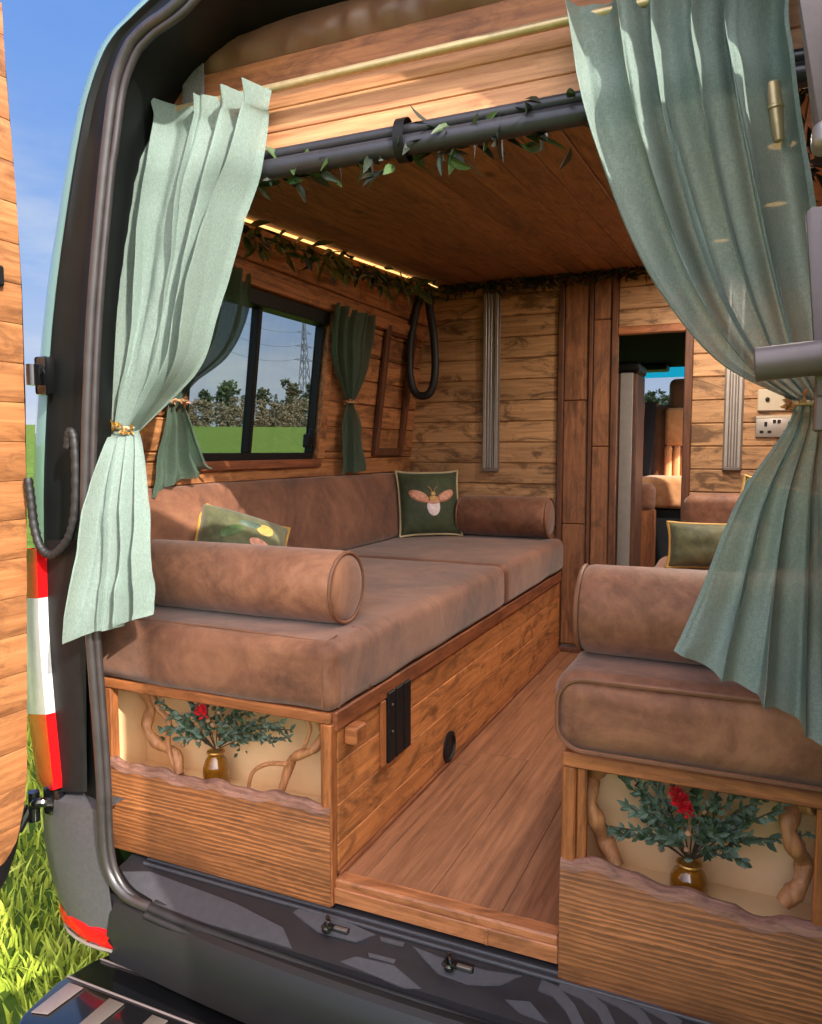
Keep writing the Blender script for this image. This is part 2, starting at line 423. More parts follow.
# narrow door panels with trims beside the opening
d = MB(); planks_x(d, -.003, .105, .03, 1.648, YB-.004, .016, .54); planks_x(d, .122, .200, .03, 1.648, YB-.004, .016, .54, ph=.2)
d1 = struct('door_1', d, M['doorW'], 'narrow brown plank door panel at the end of the sofa', cat='door')
t = MB()
for a, b in ((-.028, -.003), (.105, .121), (.200, .225)): t.box((a, YB-.016, .0), (b, YB+.012, 1.648), .003)
struct('trim_2', t, M['dpost'], 'dark vertical battens around the narrow plank door', cat='trim')
t = MB(); t.box((OX1, YB-.014, 0), (OX1+.032, YB+.03, 1.648), .003)
struct('trim_3', t, M['dpost'], 'dark wooden post at the right of the cab opening', cat='trim')
t = MB(); t.box((OX0, YB-.012, OZ), (OX1, YB+.03, OZ+.032), .003)
struct('trim_4', t, M['railX'], 'wooden head rail above the cab opening', cat='trim')
t = MB(); t.box((-.02, YB-.03, 0), (OX0, YB-.016, .022), .003)
struct('baseboard_front', t, M['dpost'], 'dark strip along the foot of the narrow door panels', cat='baseboard')
# window
win = MB()
def wp(y, z, off=0): return V((wx(z)+off, y, z))
def wbar(m, y0, y1, z0, z1, o0, o1, bev=.002):
    cs = [wp(y, z, o) for z in (z0, z1) for y in (y0, y1) for o in (o0, o1)]
    m.hexa(cs, bev)
O0, O1 = -.05, -.012
wbar(win, WY0, WY1, WZ0, WZ0+.024, O0, O1); wbar(win, WY0, WY1, WZ1-.045, WZ1, O0, O1+.022)
wbar(win, WY0, WY0+.022, WZ0+.024, WZ1-.045, O0, O1); wbar(win, WY1-.006, WY1, WZ0+.024, WZ1-.045, O0, O1)
wo = struct('window_1', win, M['black'], 'black-framed sliding side window above the sofa', cat='window')
p = MB(); wbar(p, WY0+.022, .755, WZ0+.024, WZ1-.045, -.036, -.032, 0); p.build('pane', M['glass'], wo)
p = MB(); wbar(p, .755, WY1-.006, WZ0+.024, WZ1-.045, -.044, -.040, 0); p.build('pane', M['glass'], wo)
p = MB(); wbar(p, .745, .765, WZ0+.024, WZ1-.045, -.046, -.014); p.build('mullion', M['black'], wo)
p = MB(); wbar(p, WY1-.055, WY1-.026, .905, .955, -.03, .0, .004); wbar(p, WY1-.048, WY1-.034, .92, .975, -.01, .012, .004); p.build('latch', M['black'], wo)
# reveal and sill boards round the window
t = MB(); wbar(t, WY0-.01, WY1+.02, WZ0-.03, WZ0, -.012, .016, .003); t_ = struct('trim_5', t, M['rail'], 'brown wooden sill board under the side window', cat='trim')
t = MB(); wbar(t, WY1, WY1+.05, WZ0, WZ1, -.012, .008, .003); struct('trim_6', t, M['wallY'], 'light wooden strip at the right of the side window', cat='trim')
t = MB(); wbar(t, .12, 1.99, WZ1+.004, WZ1+.05, .0, .02, .003); struct('trim_7', t, M['wallY'], 'long wooden board above the side window', cat='trim')
# framed panel right of the window curtain
t = MB()
wbar(t, 1.60, 1.64, .87, 1.43, 0, .018, .003); wbar(t, 1.86, 1.90, .87, 1.43, 0, .018, .003); wbar(t, 1.64, 1.86, 1.385, 1.43, 0, .016, .003); wbar(t, 1.64, 1.86, .87, .905, 0, .016, .003)
fo = struct('trim_8', t, M['dpost'], 'dark wooden frame on the left wall beside the bulkhead', cat='trim')
# header over the rear opening
h = MB()
for z0, z1 in ((1.512, 1.560), (1.560, 1.607), (1.607, 1.652)): h.box((-.56, .07, z0+.0005), (1.03, .088, z1-.0005), .002)
h.box((-.58, .089, 1.512), (1.05, .094, 1.69))
struct('wall_back', h, M['head'], 'sunlit pale plank header above the rear opening', cat='wall')
h = MB(); h.box((-.47, .056, 1.645), (.94, .082, 1.704), .004)
struct('trim_9', h, M['beam'], 'brown beam above the brass curtain rod', cat='beam')
# padded vinyl above the beam
rows = []
for i in range(9):
    v = i/8; r = []
    for j in range(181):
        u = j/180; x = -.42+1.31*u
        top = 1.782; zz = lerp(1.70, top, v)
        if x < -.28: zz = lerp(1.70, lerp(1.72, top, max(0, (x+.42)/.14)), v)
        n = mnoise.noise(V((x*26, v*1.5, 0)))*.011+mnoise.noise(V((x*60+v*6, v*2, 4)))*.003
        r.append(V((x, .067-.018*math.sin(PI*v)-n*math.sin(PI*min(1, v+.12)), zz)))
    rows.append(r)
h = MB(); h.grid(rows); b2 = [[q+V((0, .02, 0)) for q in r] for r in rows]; 
struct('trim_10', h, M['vinyl'], 'wrinkled brown padded strip along the top of the rear opening', cat='padding')
# ------------------------------------------------------------------ benches
def zedge(pts, x): return interp(pts, x)
def bench(name, label, x0, x1, zb, wave, cat='bench'):
    t = thing(name, label, cat, ((x0+x1)/2, .4, zb))
    # lower board with a live edge
    m = MB(); n = 48; tops = []
    f0, f1, k0, k1 = [], [], [], []
    for j in range(n+1):
        x = lerp(x0, x1, j/n); zt = zedge(wave, x)+.004*math.sin(x*37)+.003*math.sin(x*83+1)
        tops.append((x, zt))
    for (xa, za), (xb, zb_) in zip(tops, tops[1:]):
        pass
    vs = [[V((x, -.02, zb)) for x, z in tops], [V((x, -.02, z-.012)) for x, z in tops], [V((x, -.016, z-.004)) for x, z in tops], [V((x, -.002, z-.003)) for x, z in tops], [V((x, .004, z-.008)) for x, z in tops], [V((x, .004, zb)) for x, z in tops]]
    m.grid(vs)
    m.bm.verts.ensure_lookup_table()
    N = n+1
    for off in (0, n):
        m.bm.faces.new([m.bm.verts[k*N+off] for k in range(6)])
    m.bm.faces.new([m.bm.verts[j] for j in range(N)]+[m.bm.verts[5*N+j] for j in range(N-1, -1, -1)])
    m.build('front_board', M['burnt'], t)
    m = MB()   # bark-like bevel along the top of the board
    rows = []
    for i, (dy, dz) in enumerate(((-.0212, -.016), (-.019, -.004), (-.010, .0025), (-.001, .0015), (.0042, -.006))):
        rows.append([V((x, dy, z+dz+.0022*mnoise.noise(V((x*60+z*40, i*1.3, 0))))) for x, z in tops])
    m.grid(rows); m.build('live_edge', M['edge'], t)
    return t
LW = [(-.63, .166), (-.5, .158), (-.3, .158), (-.1, .163), (0, .166)]
lb = bench('sofa_base', 'left wooden bench base with black vents under the long brown sofa cushion', -.63, -.002, -.05, LW)
m = MB(); m.box((-.63, -.016, .336), (-.002, .012, .36), .003); m.build('top_rail', M['railX'], lb)
m = MB(); m.box((-.618, -.014, .13), (-.598, .012, .336), .003); m.build('frame_post', M['post'], lb)
m = MB(); m.box((-.028, -.014, .13), (-.002, .012, .336), .003); m.build('frame_post', M['post'], lb)
m = MB(); m.box((-.72, .135, .02), (-.02, .15, .345), .002); m.build('niche_back', M['ply'], lb)
m = MB(); m.box((-.645, .012, .02), (-.632, .135, .345), .002); m.build('niche_side', M['ply'], lb)
m = MB(); m.box((-.63, .012, .09), (-.02, .135, .10), .001); m.build('niche_floor', M['ply'], lb)
m = MB(); m.box((-.016, .013, .012), (-.001, 2.0, .07), .002)
z = .0705
for z1 in (.158, .246, .318):
    m.box((-.016, .013, z), (-.001, 2.0, z1-.001), .002); z = z1
m.build('side_panel', M['bench'], lb)
m = MB(); m.box((-.02, -.004, .318), (.006, 2.0, .36), .003); m.build('side_rail', M['rail'], lb)
m = MB(); m.box((-.02, -.018, -.05), (.001, .004, .336), .002); m.build('corner_post', M['post'], lb)
m = MB(); m.box((-.010, .013, .0), (.005, 2.0, .012), .002); m.build('skirting', M['rail'], lb)
m = MB()   # black slatted latch vent
for y0, y1 in ((.232, .268), (.275, .315), (.322, .358)): m.box((-.001, y0, .162), (.012, y1, .332), .003)
m.box((-.001, .228, .158), (.004, .362, .336), .002)
vt = m.build('black_vent', M['black'], lb)
for yy, zz in ((.25, .30), (.25, .235)): m = MB(); m.lathe([(.003, 0), (.003, .002)], (.012, yy, zz), 10, Matrix.Rotation(PI/2, 3, 'Y')); m.build('screw', M['steel'], vt)
m = MB(); m.box((-.001, .205, .162), (.008, .226, .318), .002); m.build('vent_batten', M['post'], lb)
m = MB(); m.lathe([(.044, 0), (.044, .006), (.034, .008), (.032, .003), (0.001, .003)], (-.001, .648, .052), 28, Matrix.Rotation(PI/2, 3, 'Y')); m.build('round_vent', M['black'], lb)
m = MB(); m.box((.0, .035, .278), (.03, .085, .316), .004); m.build('wooden_catch', M['railX'], lb)

RW = [(.47, .166), (.53, .166), (.6, .158), (.7, .146), (.78, .134), (.83, .138), (1.1, .15)]
rb = bench('sofa_base', 'right wooden bench base with burnt-grain front board under the brown cushion', .4735, 1.11, -.064, RW)
m = MB(); m.box((.4735, -.016, .333), (1.11, .012, .36), .003); m.build('top_rail', M['railX'], rb)
m = MB(); m.box((.4735, -.014, .14), (.498, .012, .333), .003); m.build('frame_post', M['post'], rb)
m = MB(); m.box((.4985, -.008, .14), (.516, .012, .333), .003); m.build('frame_post', M['post'], rb)
m = MB(); xp = at(815, 850, 'y', 0).x; m.box((xp, -.014, .12), (xp+.024, .012, .333), .003); m.build('frame_post', M['post'], rb)
m = MB(); m.box((.48, .135, .02), (1.1, .15, .345), .002); m.build('niche_back', M['ply'], rb)
m = MB(); m.box((.49, .012, .085), (1.1, .135, .095), .001); m.build('niche_floor', M['ply'], rb)
m = MB(); m.box((.474, .013, .0), (.489, 1.62, .318), .002); m.build('side_panel', M['bench'], rb)
m = MB(); m.box((.474, .013, .318), (.498, 1.62, .36), .003); m.build('side_rail', M['rail'], rb)

# ------------------------------------------------------------------ cushions
def seam(pts, t, r=.0035, name='piping', mat='pipe'):
    m = MB(); m.tube(pts, r, 6); return m.build(name, M[mat], t)
def rr_path(x0, x1, z0, z1, y, r, n=6):
    out = []
    for cx, cz_, a0 in ((x1-r, z1-r, 0), (x0+r, z1-r, 90), (x0+r, z0+r, 180), (x1-r, z0+r, 270)):
        for i in range(n+1):
            a = math.radians(a0+90*i/n); out.append(V((cx+r*math.cos(a), y, cz_+r*math.sin(a))))
    out.append(out[0]); return out
for y0, y1, lab in ((-.03, 1.142, 'brown suede sofa seat cushion at the near end of the left bench'), (1.144, 2.015, 'brown suede sofa seat cushion at the far end of the left bench')):
    t = thing('seat_cushion', lab, 'cushion', (-.34, (y0+y1)/2, .36), 'seat cushions of the left sofa')
    m = MB(); m.rbox((-.70, y0, .36), (.014, y1, .506), .032, 14, .005, wob=.004); m.build('cushion', M['suede'], t)
    if y0 < 0:
        seam([V((-.012, -.028, .372)), V((-.012, -.029, .46)), V((-.014, -.022, .492)), V((-.016, -.004, .504)), V((-.017, .04, .5085))], t, .0022)
        seam([V((.013, -.004, .372)), V((.0135, -.004, .46)), V((.006, -.004, .49)), V((-.004, -.004, .499)), V((-.03, -.004, .5045)), V((-.3, -.004, .509)), V((-.66, -.004, .504))], t, .002)
        seam([V((.0142, .13, .372)), V((.0145, .13, .465)), V((.007, .13, .492)), V((-.006, .13, .503)), V((-.03, .13, .507))], t, .0016)
t = tag(MB().rbox((-.752, .0, .508), (-.655, 2.015, .79), .03, 14, .004, Matrix.Shear('XY', 4, (0, 0)) if False else None, .004).build('back_cushion', M['suede']), 'long brown suede backrest cushion along the left wall', 'cushion')
for v in t.data.vertices:   # lean with the wall
    v.co.x -= max(0, v.co.z)*.18
    v.co.x = max(v.co.x, wx(v.co.z+t.location.z)+.004-t.location.x)
def bolster(name, label, x0, x1, y, z, r, ends=(1, 1), mat='suede2'):
    t = thing(name, label, 'bolster', ((x0+x1)/2, y, z-r))
    L = x1-x0; e = .022
    prof = [(.002, 0), (r*.5, -.006), (r-e, -.002), (r-e*.4, .004), (r-.002, .013), (r, e), (r+.001, L*.3), (r+.0015, L*.6), (r, L-e), (r-.002, L-.013), (r-e*.4, L-.004), (r-e, L+.002), (r*.5, L+.006), (.002, L+.006)]
    m = MB(); m.lathe(prof, (x0, y, z), 40, Matrix.Rotation(PI/2, 3, 'Y')); m.build('bolster_body', M[mat], t, ang=60)
    for xx, on in ((x0+.004, ends[0]), (x1-.004, ends[1])):
        if on:
            m = MB(); m.tube([V((xx, y+(r-.004)*math.cos(a), z+(r-.004)*math.sin(a))) for a in [2*PI*i/36 for i in range(37)]], .0045, 8); m.build('piping', M['pipe'], t)
    return t
bolster('bolster_cushion', 'brown suede bolster at the near end of the left sofa', -.62, -.045, .142, .591, .0815)
bolster('bolster_cushion', 'dark brown bolster against the bulkhead at the far end of the sofa', -.44, -.03, 1.93, .603, .088, mat='suede')
bolster('bolster_cushion', 'brown suede bolster on the right bench beside the sage curtain', .476, 1.06, .125, .594, .084)
t = thing('seat_cushion', 'brown suede seat cushion on the right bench with a piped front', 'cushion', (.79, .8, .36))
m = MB(); m.rbox((.455, -.03, .362), (1.12, 1.62, .508), .042, 14, .004, wob=.004); m.build('cushion', M['suede2'], t)
seam(rr_path(.466, 1.108, .37, .498, -.026, .045), t, .0042)
# far backrest block on the right bench
t = thing('back_cushion', 'small brown backrest cushion on the right bench against the bulkhead', 'cushion', (.75, 1.66, .51))
m = MB(); m.rbox((.545, 1.56, .515), (1.0, 1.70, .735), .03, 8, .008, wob=.006); m.build('cushion', M['suede2'], t)
seam(rr_path(.556, .99, .525, .725, 1.568, .03), t, .003)

def pillow(name, label, w, h, th, mat, pipe, mtx, group=None):
    """throw cushion standing in its own X-Z plane, front towards -Y, base at the origin"""
    base = mtx @ V((0, 0, 0)); t = thing(name, label, 'cushion', base, group)
    n = 22
    def pt(u, v, s):
        a, b = 1-abs(u)**2.6, 1-abs(v)**2.6
        pin = 1-.07*(1-abs(u)**3)*abs(v)**3; pin2 = 1-.07*(1-abs(v)**3)*abs(u)**3
        d = th*.5*(max(0, a)**.5)*(max(0, b)**.5)
        d += .006*mnoise.noise(V((u*2.2+3, v*2.2, s*2)))*max(0, a)*max(0, b)
        return V((u*w/2*pin2, -s*d, h/2+v*h/2*pin))
    m = MB(); g = {}
    for s in (1, -1):
        def vv(i, j):
            k_ = (i, j, s if 0 < i < n and 0 < j < n else 0)
            if k_ not in g: g[k_] = m.bm.verts.new(mtx @ pt(-1+2*i/n, -1+2*j/n, s))
            return g[k_]
        for i in range(n):
            for j in range(n): m.bm.faces.new((vv(i, j), vv(i+1, j), vv(i+1, j+1), vv(i, j+1)))
    m.build('cushion_cover', M[mat], t, ang=80)
    e = [pt(-1+2*i/n, -1, 1) for i in range(n+1)]+[pt(1, -1+2*i/n, 1) for i in range(n+1)]+[pt(1-2*i/n, 1, 1) for i in range(n+1)]+[pt(-1, 1-2*i/n, 1) for i in range(n+1)]
    q = []
    for p_ in e:
        if not q or (p_-q[-1]).length > 1e-5: q.append(p_)
    m = MB(); m.tube([mtx @ p_ for p_ in q], .0055, 8); m.build('piping', M[pipe], t)
    return t, pt
mt = Matrix.Translation((-.535, 1.80, .512)) @ Matrix.Rotation(math.radians(38), 4, 'Z') @ Matrix.Rotation(math.radians(-16), 4, 'X')
t, pt = pillow('throw_cushion', 'dark green velvet cushion with an embroidered bee on the sofa', .29, .30, .10, 'vel', 'cream', mt)
def emb(pts2, name, mat, lift=.004, h=.30, w=.29):
    m = MB(); ctr = V((sum(p[0] for p in pts2)/len(pts2), sum(p[1] for p in pts2)/len(pts2), 0)); rows = []
    for k_ in (0, .35, .7, 1.0):
        rows.append([mtx_pt(ctr.x+(p[0]-ctr.x)*max(k_, .02), ctr.y+(p[1]-ctr.y)*max(k_, .02), lift*(1 if k_ < 1 else -.3)) for p in pts2])
    m.grid(rows, closed=True); return m.build(name, M[mat], t)
def mtx_pt(u, v, lift): p_ = pt(u, v, 1); return mt @ (p_+V((0, -lift, 0)))
def ell(cx, cy, a, b, rot=0, n=20):
    r = math.radians(rot); return [(cx+a*math.cos(q)*math.cos(r)-b*math.sin(q)*math.sin(r), cy+a*math.cos(q)*math.sin(r)+b*math.sin(q)*math.cos(r)) for q in [2*PI*i/n for i in range(n)]]
bee = emb(ell(.05, -.16, .22, .30, 0), 'bee_body', 'pale', .005)
for args, nm, mtl in (((.05, .06, .17, .12, 0), 'bee_thorax', 'goldt'), ((-.40, .16, .36, .17, -24), 'bee_wing', 'pink'), ((.46, .16, .34, .16, 26), 'bee_wing', 'pink'), ((.05, .22, .10, .08, 0), 'bee_head', 'goldt'), ((.05, -.04, .22, .07, 0), 'bee_stripe', 'pink')):
    emb(ell(*args), nm, mtl, .007)
for sx in (-1, 1):
    m = MB(); m.tube([mtx_pt(.05+sx*.03, .28, .006), mtx_pt(.05+sx*.08, .38, .006), mtx_pt(.05+sx*.16, .45, .006)], .0018, 6); m.build('bee_antenna', M['goldt'], t)
mt2 = Matrix.Translation((-.545, .40, .518)) @ Matrix.Rotation(math.radians(62), 4, 'Z') @ Matrix.Rotation(math.radians(-38), 4, 'X') @ Matrix.Rotation(math.radians(24), 4, 'Y')
t, pt = pillow('throw_cushion', 'olive patterned cushion tilted behind the near bolster', .28, .25, .12, 'velo', 'yel', mt2)
mt = mt2
for args, nm, mtl in (((-.35, .1, .3, .14, 40), 'leaf_motif', 'leaf'), ((.3, -.1, .3, .16, -20), 'petal_motif', 'pink'), ((.05, .45, .3, .12, 10), 'leaf_motif', 'euc'), ((.35, .4, .2, .2, 0), 'petal_motif', 'goldt')):
    emb(ell(*args), nm, mtl, .003)
mt3 = Matrix.Translation((.665, 1.30, .512)) @ Matrix.Rotation(math.radians(8), 4, 'Z') @ Matrix.Rotation(math.radians(-14), 4, 'X')
pillow('throw_cushion', 'olive green velvet cushion with mustard piping behind the right bolster', .30, .15, .10, 'velo', 'yel', mt3)
mt4 = Matrix.Translation((.80, 1.45, .512)) @ Matrix.Rotation(math.radians(-20), 4, 'Z') @ Matrix.Rotation(math.radians(-14), 4, 'X') @ Matrix.Rotation(math.radians(12), 4, 'Y')
pillow('throw_cushion', 'dark cushion half hidden behind the right sage curtain', .30, .28, .10, 'vel', 'yel', mt4)

# ------------------------------------------------------------------ niche decorations
def branch(label, pts, y, r, axis='y', twigs=()):
    P = [at(px, py, 'y', y) for px, py in pts]
    for i, q in enumerate(P): q.y += .016*math.sin(i*1.9)
    C_ = cr(P, 7); n = len(C_)
    t = thing('twisted_branch', label, 'branch', (C_[-1].x, C_[-1].y, min(q.z for q in C_)))
    m = MB(); m.tube(C_, [r*(1.0+.16*math.sin(i*.7)+.12*mnoise.noise(V((i*.9, 0, r*100)))) for i in range(n)], 12); m.build('branch_stem', M['branch'], t)
    for tw in twigs:
        m = MB(); Q = cr([at(px, py, 'y', y) for px, py in tw], 6); m.tube(Q, [r*.62*(1-.35*i/len(Q)) for i in range(len(Q))], 8); m.build('twig', M['branch'], t)
    return t
branch('gnarled forked branch at the left of the left niche', [(143, 688), (146, 708), (150, 726), (160, 742), (171, 756), (180, 775)], .06, .0125, twigs=([(150, 690), (158, 708), (169, 722), (168, 742), (172, 760), (178, 774)],))
branch('pale curved branch at the right of the left niche', [(317, 716), (320, 735), (316, 748), (300, 754), (287, 765), (280, 796)], .06, .010, twigs=([(288, 764), (268, 764), (253, 772), (248, 790)], [(305, 716), (310, 730), (303, 750)]))
branch('smooth wavy branch at the left of the right niche', [(602, 764), (592, 780), (590, 797), (597, 818), (603, 842), (617, 866)], .06, .0155)
branch('thick wavy branch at the right of the right niche', [(815, 806), (797, 810), (788, 824), (795, 845), (804, 866), (800, 884), (782, 899)], .06, .0145)
def bouquet(vlabel, blabel, vx, vy, vz, vr, vh, tips, reds, seed, fillz):
    random.seed(seed)
    t = thing('bud_vase', vlabel, 'vase', (vx, vy, vz))
    m = MB(); m.lathe([(vr*.7, 0), (vr, .006), (vr*1.02, vh*.6), (vr*.8, vh*.8), (vr*.55, vh*.9), (vr*.62, vh)], (vx, vy, vz), 24); m.build('vase_body', M['amber'], t)
    for q in range(10):
        pass
    m = MB(); m.tube([V((vx+vr*.64*math.cos(a), vy+vr*.64*math.sin(a), vz+vh)) for a in [2*PI*i/24 for i in range(25)]], .0025, 8); m.build('vase_lip', M['gold'], t)
    b = thing('dried_bouquet', blabel, 'bouquet', (vx, vy, vz+vh*.5))
    o = V((vx, vy, vz+vh+.004)); st = MB(); lf = MB(); ld = MB()
    for (px, py, yy) in tips:
        tip = at(px, py, 'y', yy); mid = o.lerp(tip, .45)+V((0, -.006, .012+.02*random.random()))
        P = cr([o, mid, tip], 9); st.tube(P, .0013, 5)
        L_ = (tip-o).length
        for i, q in enumerate(P):
            f_ = i/len(P)
            if f_ < .3: continue
            for kk in range(2):
                d = (P[min(i+1, len(P)-1)]-P[i-1]).normalized()+V((random.uniform(-1, 1), random.uniform(-1, .4), random.uniform(-1, 1)))*.95
                (lf if random.random() < .6 else ld).leaf(q, d, V((random.uniform(-.5, .5), -1, random.uniform(-.2, .8))), random.uniform(.013, .023), random.uniform(.006, .010))
    cz_ = fillz
    for i in range(72):
        q = o+V((random.gauss(0, .05), random.gauss(-.004, .016), abs(random.gauss(cz_, .026))))
        if q.z > .325: continue
        d = V((random.uniform(-1, 1), random.uniform(-1, .1), random.uniform(-.4, 1)))
        (lf if random.random() < .5 else ld).leaf(q, d, V((random.uniform(-.5, .5), -1, random.uniform(0, .8))), random.uniform(.014, .024), random.uniform(.009, .014))
    for i in range(16):
        q = o+V((random.gauss(0, .04), random.gauss(-.012, .014), abs(random.gauss(cz_, .03))))
        if q.z > .325: continue
        m_ = Matrix.Rotation(random.uniform(-.8, .8), 3, 'X')
        dr = MB(); dr.lathe([(.001, -.005), (.005, -.002), (.0065, .001), (.004, .006), (.0005, .007)], q, 8, m_); dr.build('dried_flower', M['dry'], b)
    st.build('stems', M['vine'], b); lf.build('leaves', M['euc'], b); ld.build('leaves', M['eucd'], b)
    for (px, py, yy, s) in reds:
        c_ = at(px, py, 'y', yy); m = MB()
        for i in range(26):
            a = i*2.4; e_ = .25+.75*(i/26)
            d = V((math.cos(a)*(1-e_*.6), -.55, math.sin(a)*.5+e_))
            m.leaf(c_+V((math.cos(a)*s*.25, -.002, (i/26-.5)*s*.7)), d, V((math.cos(a), -1, math.sin(a))), s*.7, s*.34)
        m.build('red_flower', M['redf'], b)
lt = [(160, 702, .03), (172, 716, .05), (178, 738, .04), (166, 728, .05), (190, 700, .03), (195, 712, .03), (206, 705, .05), (226, 700, .05), (240, 707, .05), (252, 712, .03), (268, 716, .04), (280, 722, .03), (288, 738, .03), (272, 742, .04), (262, 735, .02), (184, 726, .03), (255, 726, .05), (290, 730, .05)]
bouquet('speckled amber bud vase in the left niche', 'dried bouquet with one red bloom fanned out in the left niche', -.365, .075, .1005, .03, .088, lt, [(203, 712, .01, .026)], 3, .055)
rt = [(621, 779, .04), (631, 775, .04), (618, 833, .03), (628, 806, .04), (640, 790, .03), (646, 812, .03), (652, 778, .05), (672, 776, .05), (700, 780, .05), (722, 785, .04), (745, 790, .04), (765, 796, .03), (785, 806, .02), (752, 812, .04), (748, 838, .03), (732, 852, .04), (718, 836, .03), (735, 822, .05), (662, 834, .04), (610, 826, .03), (806, 835, .06), (744, 862, .04)]
bouquet('small amber bud vase in the right niche', 'dried bouquet with red petals spread across the right niche', .686, .07, .0955, .032, .062, rt, [(681, 802, .015, .024), (686, 810, .01, .02), (676, 793, .02, .017)], 11, .075)

# ------------------------------------------------------------------ curtains
def curtain(rows, folds, amp, nu=150, nv=90, ph=0.0, seed=0, side=V((0, -1, 0)), hem=.012):
    """rows: (t, left point, right point, fold depth factor)"""
    def smooth(tab, t):
        for i in range(len(tab)-1):
            if t <= tab[i+1][0] or i == len(tab)-2:
                a, b = tab[i], tab[i+1]; u = min(1, max(0, (t-a[0])/(b[0]-a[0])))
                p0 = tab[i-1][1] if i else a[1]*2-b[1] if not isinstance(a[1], float) else a[1]
                p3 = tab[i+2][1] if i+2 < len(tab) else b[1]
                # monotone-ish cubic
                return a[1]*(1-u)+b[1]*u if isinstance(a[1], (float, int)) else .5*((2*a[1])+(b[1]-p0)*u+(2*p0-5*a[1]+4*b[1]-p3)*u*u+(3*a[1]-p0-3*b[1]+p3)*u**3)
    Lt = [(r[0], r[1]) for r in rows]; Rt = [(r[0], r[2]) for r in rows]; At = [(r[0], float(r[3])) for r in rows]
    G = []
    for i in range(nv+1):
        t = i/nv; l = smooth(Lt, t); r = smooth(Rt, t); a = smooth(At, t); row = []
        for j in range(nu+1):
            u = j/nu
            w = u+.03*math.sin(u*7+seed)+.016*math.sin(u*19+seed*2)+.012*mnoise.noise(V((u*5, t*2.2, seed)))
            ph_ = 2*PI*folds*w+ph
            b_ = math.sin(ph_); s_ = math.copysign(abs(b_)**.75, b_)*(1+1.0*mnoise.noise(V((u*folds*.6, t*1.1, seed+5))))+.3*math.sin(2.3*ph_+1.3+seed+t*1.6)+.75*mnoise.noise(V((u*folds*1.0+t*1.2, t*2.8, seed+9)))+.16*mnoise.noise(V((u*folds*4, t*11, seed+13)))
            p = l.lerp(r, u)+side*(amp*a*s_)
            lat = (r-l); 
            if lat.length > 1e-6: p += lat.normalized()*(amp*a*.45*math.cos(ph_+.6))*(1 if 0 < j < nu else 0)
            if t > .9: p.z += -.004*math.sin(ph_*.5+seed)*(t-.9)*10
            row.append(p)
        G.append(row)
    m = MB(); m.grid(G); return m
def rowsp(tab, y):
    out = []
    for t, l, r, a, *dy in tab: out.append((t, at(l[0], l[1], 'y', y+dy[0]), at(r[0], r[1], 'y', y+dy[-1]), a))
    return out
RODY = .035; RODZ = 1.631
rod = thing('curtain_rod', 'thin brass curtain rod across the top of the rear opening', 'rod', (XC, RODY, RODZ))
m = MB(); m.tube([V((-.475, RODY, RODZ)), V((.95, RODY, RODZ))], .0085, 14); m.build('rod', M['brass'], rod)
for xx in (-.475, .95):
    m = MB(); m.lathe([(.006, 0), (.016, .002), (.018, .012), (.010, .02)], (xx, RODY, RODZ), 18, Matrix.Rotation(-PI/2 if xx < 0 else PI/2, 3, 'Y')); m.build('finial', M['steel'], rod)
def tieback(label, c, r1, r2, tilt, mat, seed, n=46, s=.016):
    random.seed(seed); t = thing('curtain_tieback', label, 'tieback', c)
    mtx = Matrix.Translation(c) @ Matrix.Rotation(tilt, 4, 'Y')
    m = MB(); m.tube([mtx @ V((r1*math.cos(a), r2*math.sin(a), 0)) for a in [2*PI*i/30 for i in range(31)]], .004, 8); m.build('band', M['brass'], t)
    m = MB()
    for i in range(n):
        a = 2*PI*i/n*1.0+random.uniform(-.1, .1); z_ = random.uniform(-.008, .008)
        p_ = V((r1*math.cos(a), r2*math.sin(a), z_)); d = V((math.cos(a)+random.uniform(-.8, .8), math.sin(a)*1.0-.2, random.uniform(-1, 1)))
        m.leaf(mtx @ p_, (mtx.to_3x3() @ d), V((math.cos(a), math.sin(a), .3)), s*random.uniform(.8, 1.3), s*.5)
    m.build('leaf_trim', M[mat], t); return t
YC = RODY
t1 = thing('rear_curtain', 'sage green linen curtain tied back at the left of the rear opening', 'curtain', at(125, 640, 'y', -.02))
up = rowsp([(0, (130, 108), (266, 84), .9, -.026), (.04, (130, 122), (264, 104), .6, -.026), (.08, (131, 135), (262, 116), .8, -.026), (.16, (127, 160), (254, 160), 1.0, -.05), (.28, (122, 205), (242, 205), 1.1, -.05), (.50, (117, 290), (222, 288), 1.1, -.05), (.70, (113, 360), (198, 360), .8, -.06), (.85, (111, 400), (166, 402), .5, -.06), (1, (113, 430), (139, 430), .28, -.06)], YC)
curtain(up, 4.3, .027, 170, 110, .4, 1.0).build('upper_drape', M['curtain'], t1, ang=75)
lo = rowsp([(0, (113, 430), (139, 430), .28, -.06), (.12, (108, 450), (143, 450), .45, -.13, -.09), (.4, (91, 512), (149, 512), .8, -.18, -.12), (.75, (82, 585), (154, 580), .9, -.195, -.13), (1, (75, 640), (153, 614), .9, -.20, -.135)], YC)
curtain(lo, 3.3, .022, 110, 80, 1.1, 2.0).build('lower_drape', M['curtain'], t1, ang=75)
tieback('gold leaf tieback round the left sage curtain', at(126, 428, 'y', YC-.062), .026, .026, .05, 'gold', 5)
t2 = thing('rear_curtain', 'sage green linen curtain swept back at the right of the rear opening', 'curtain', at(800, 700, 'y', -.03))
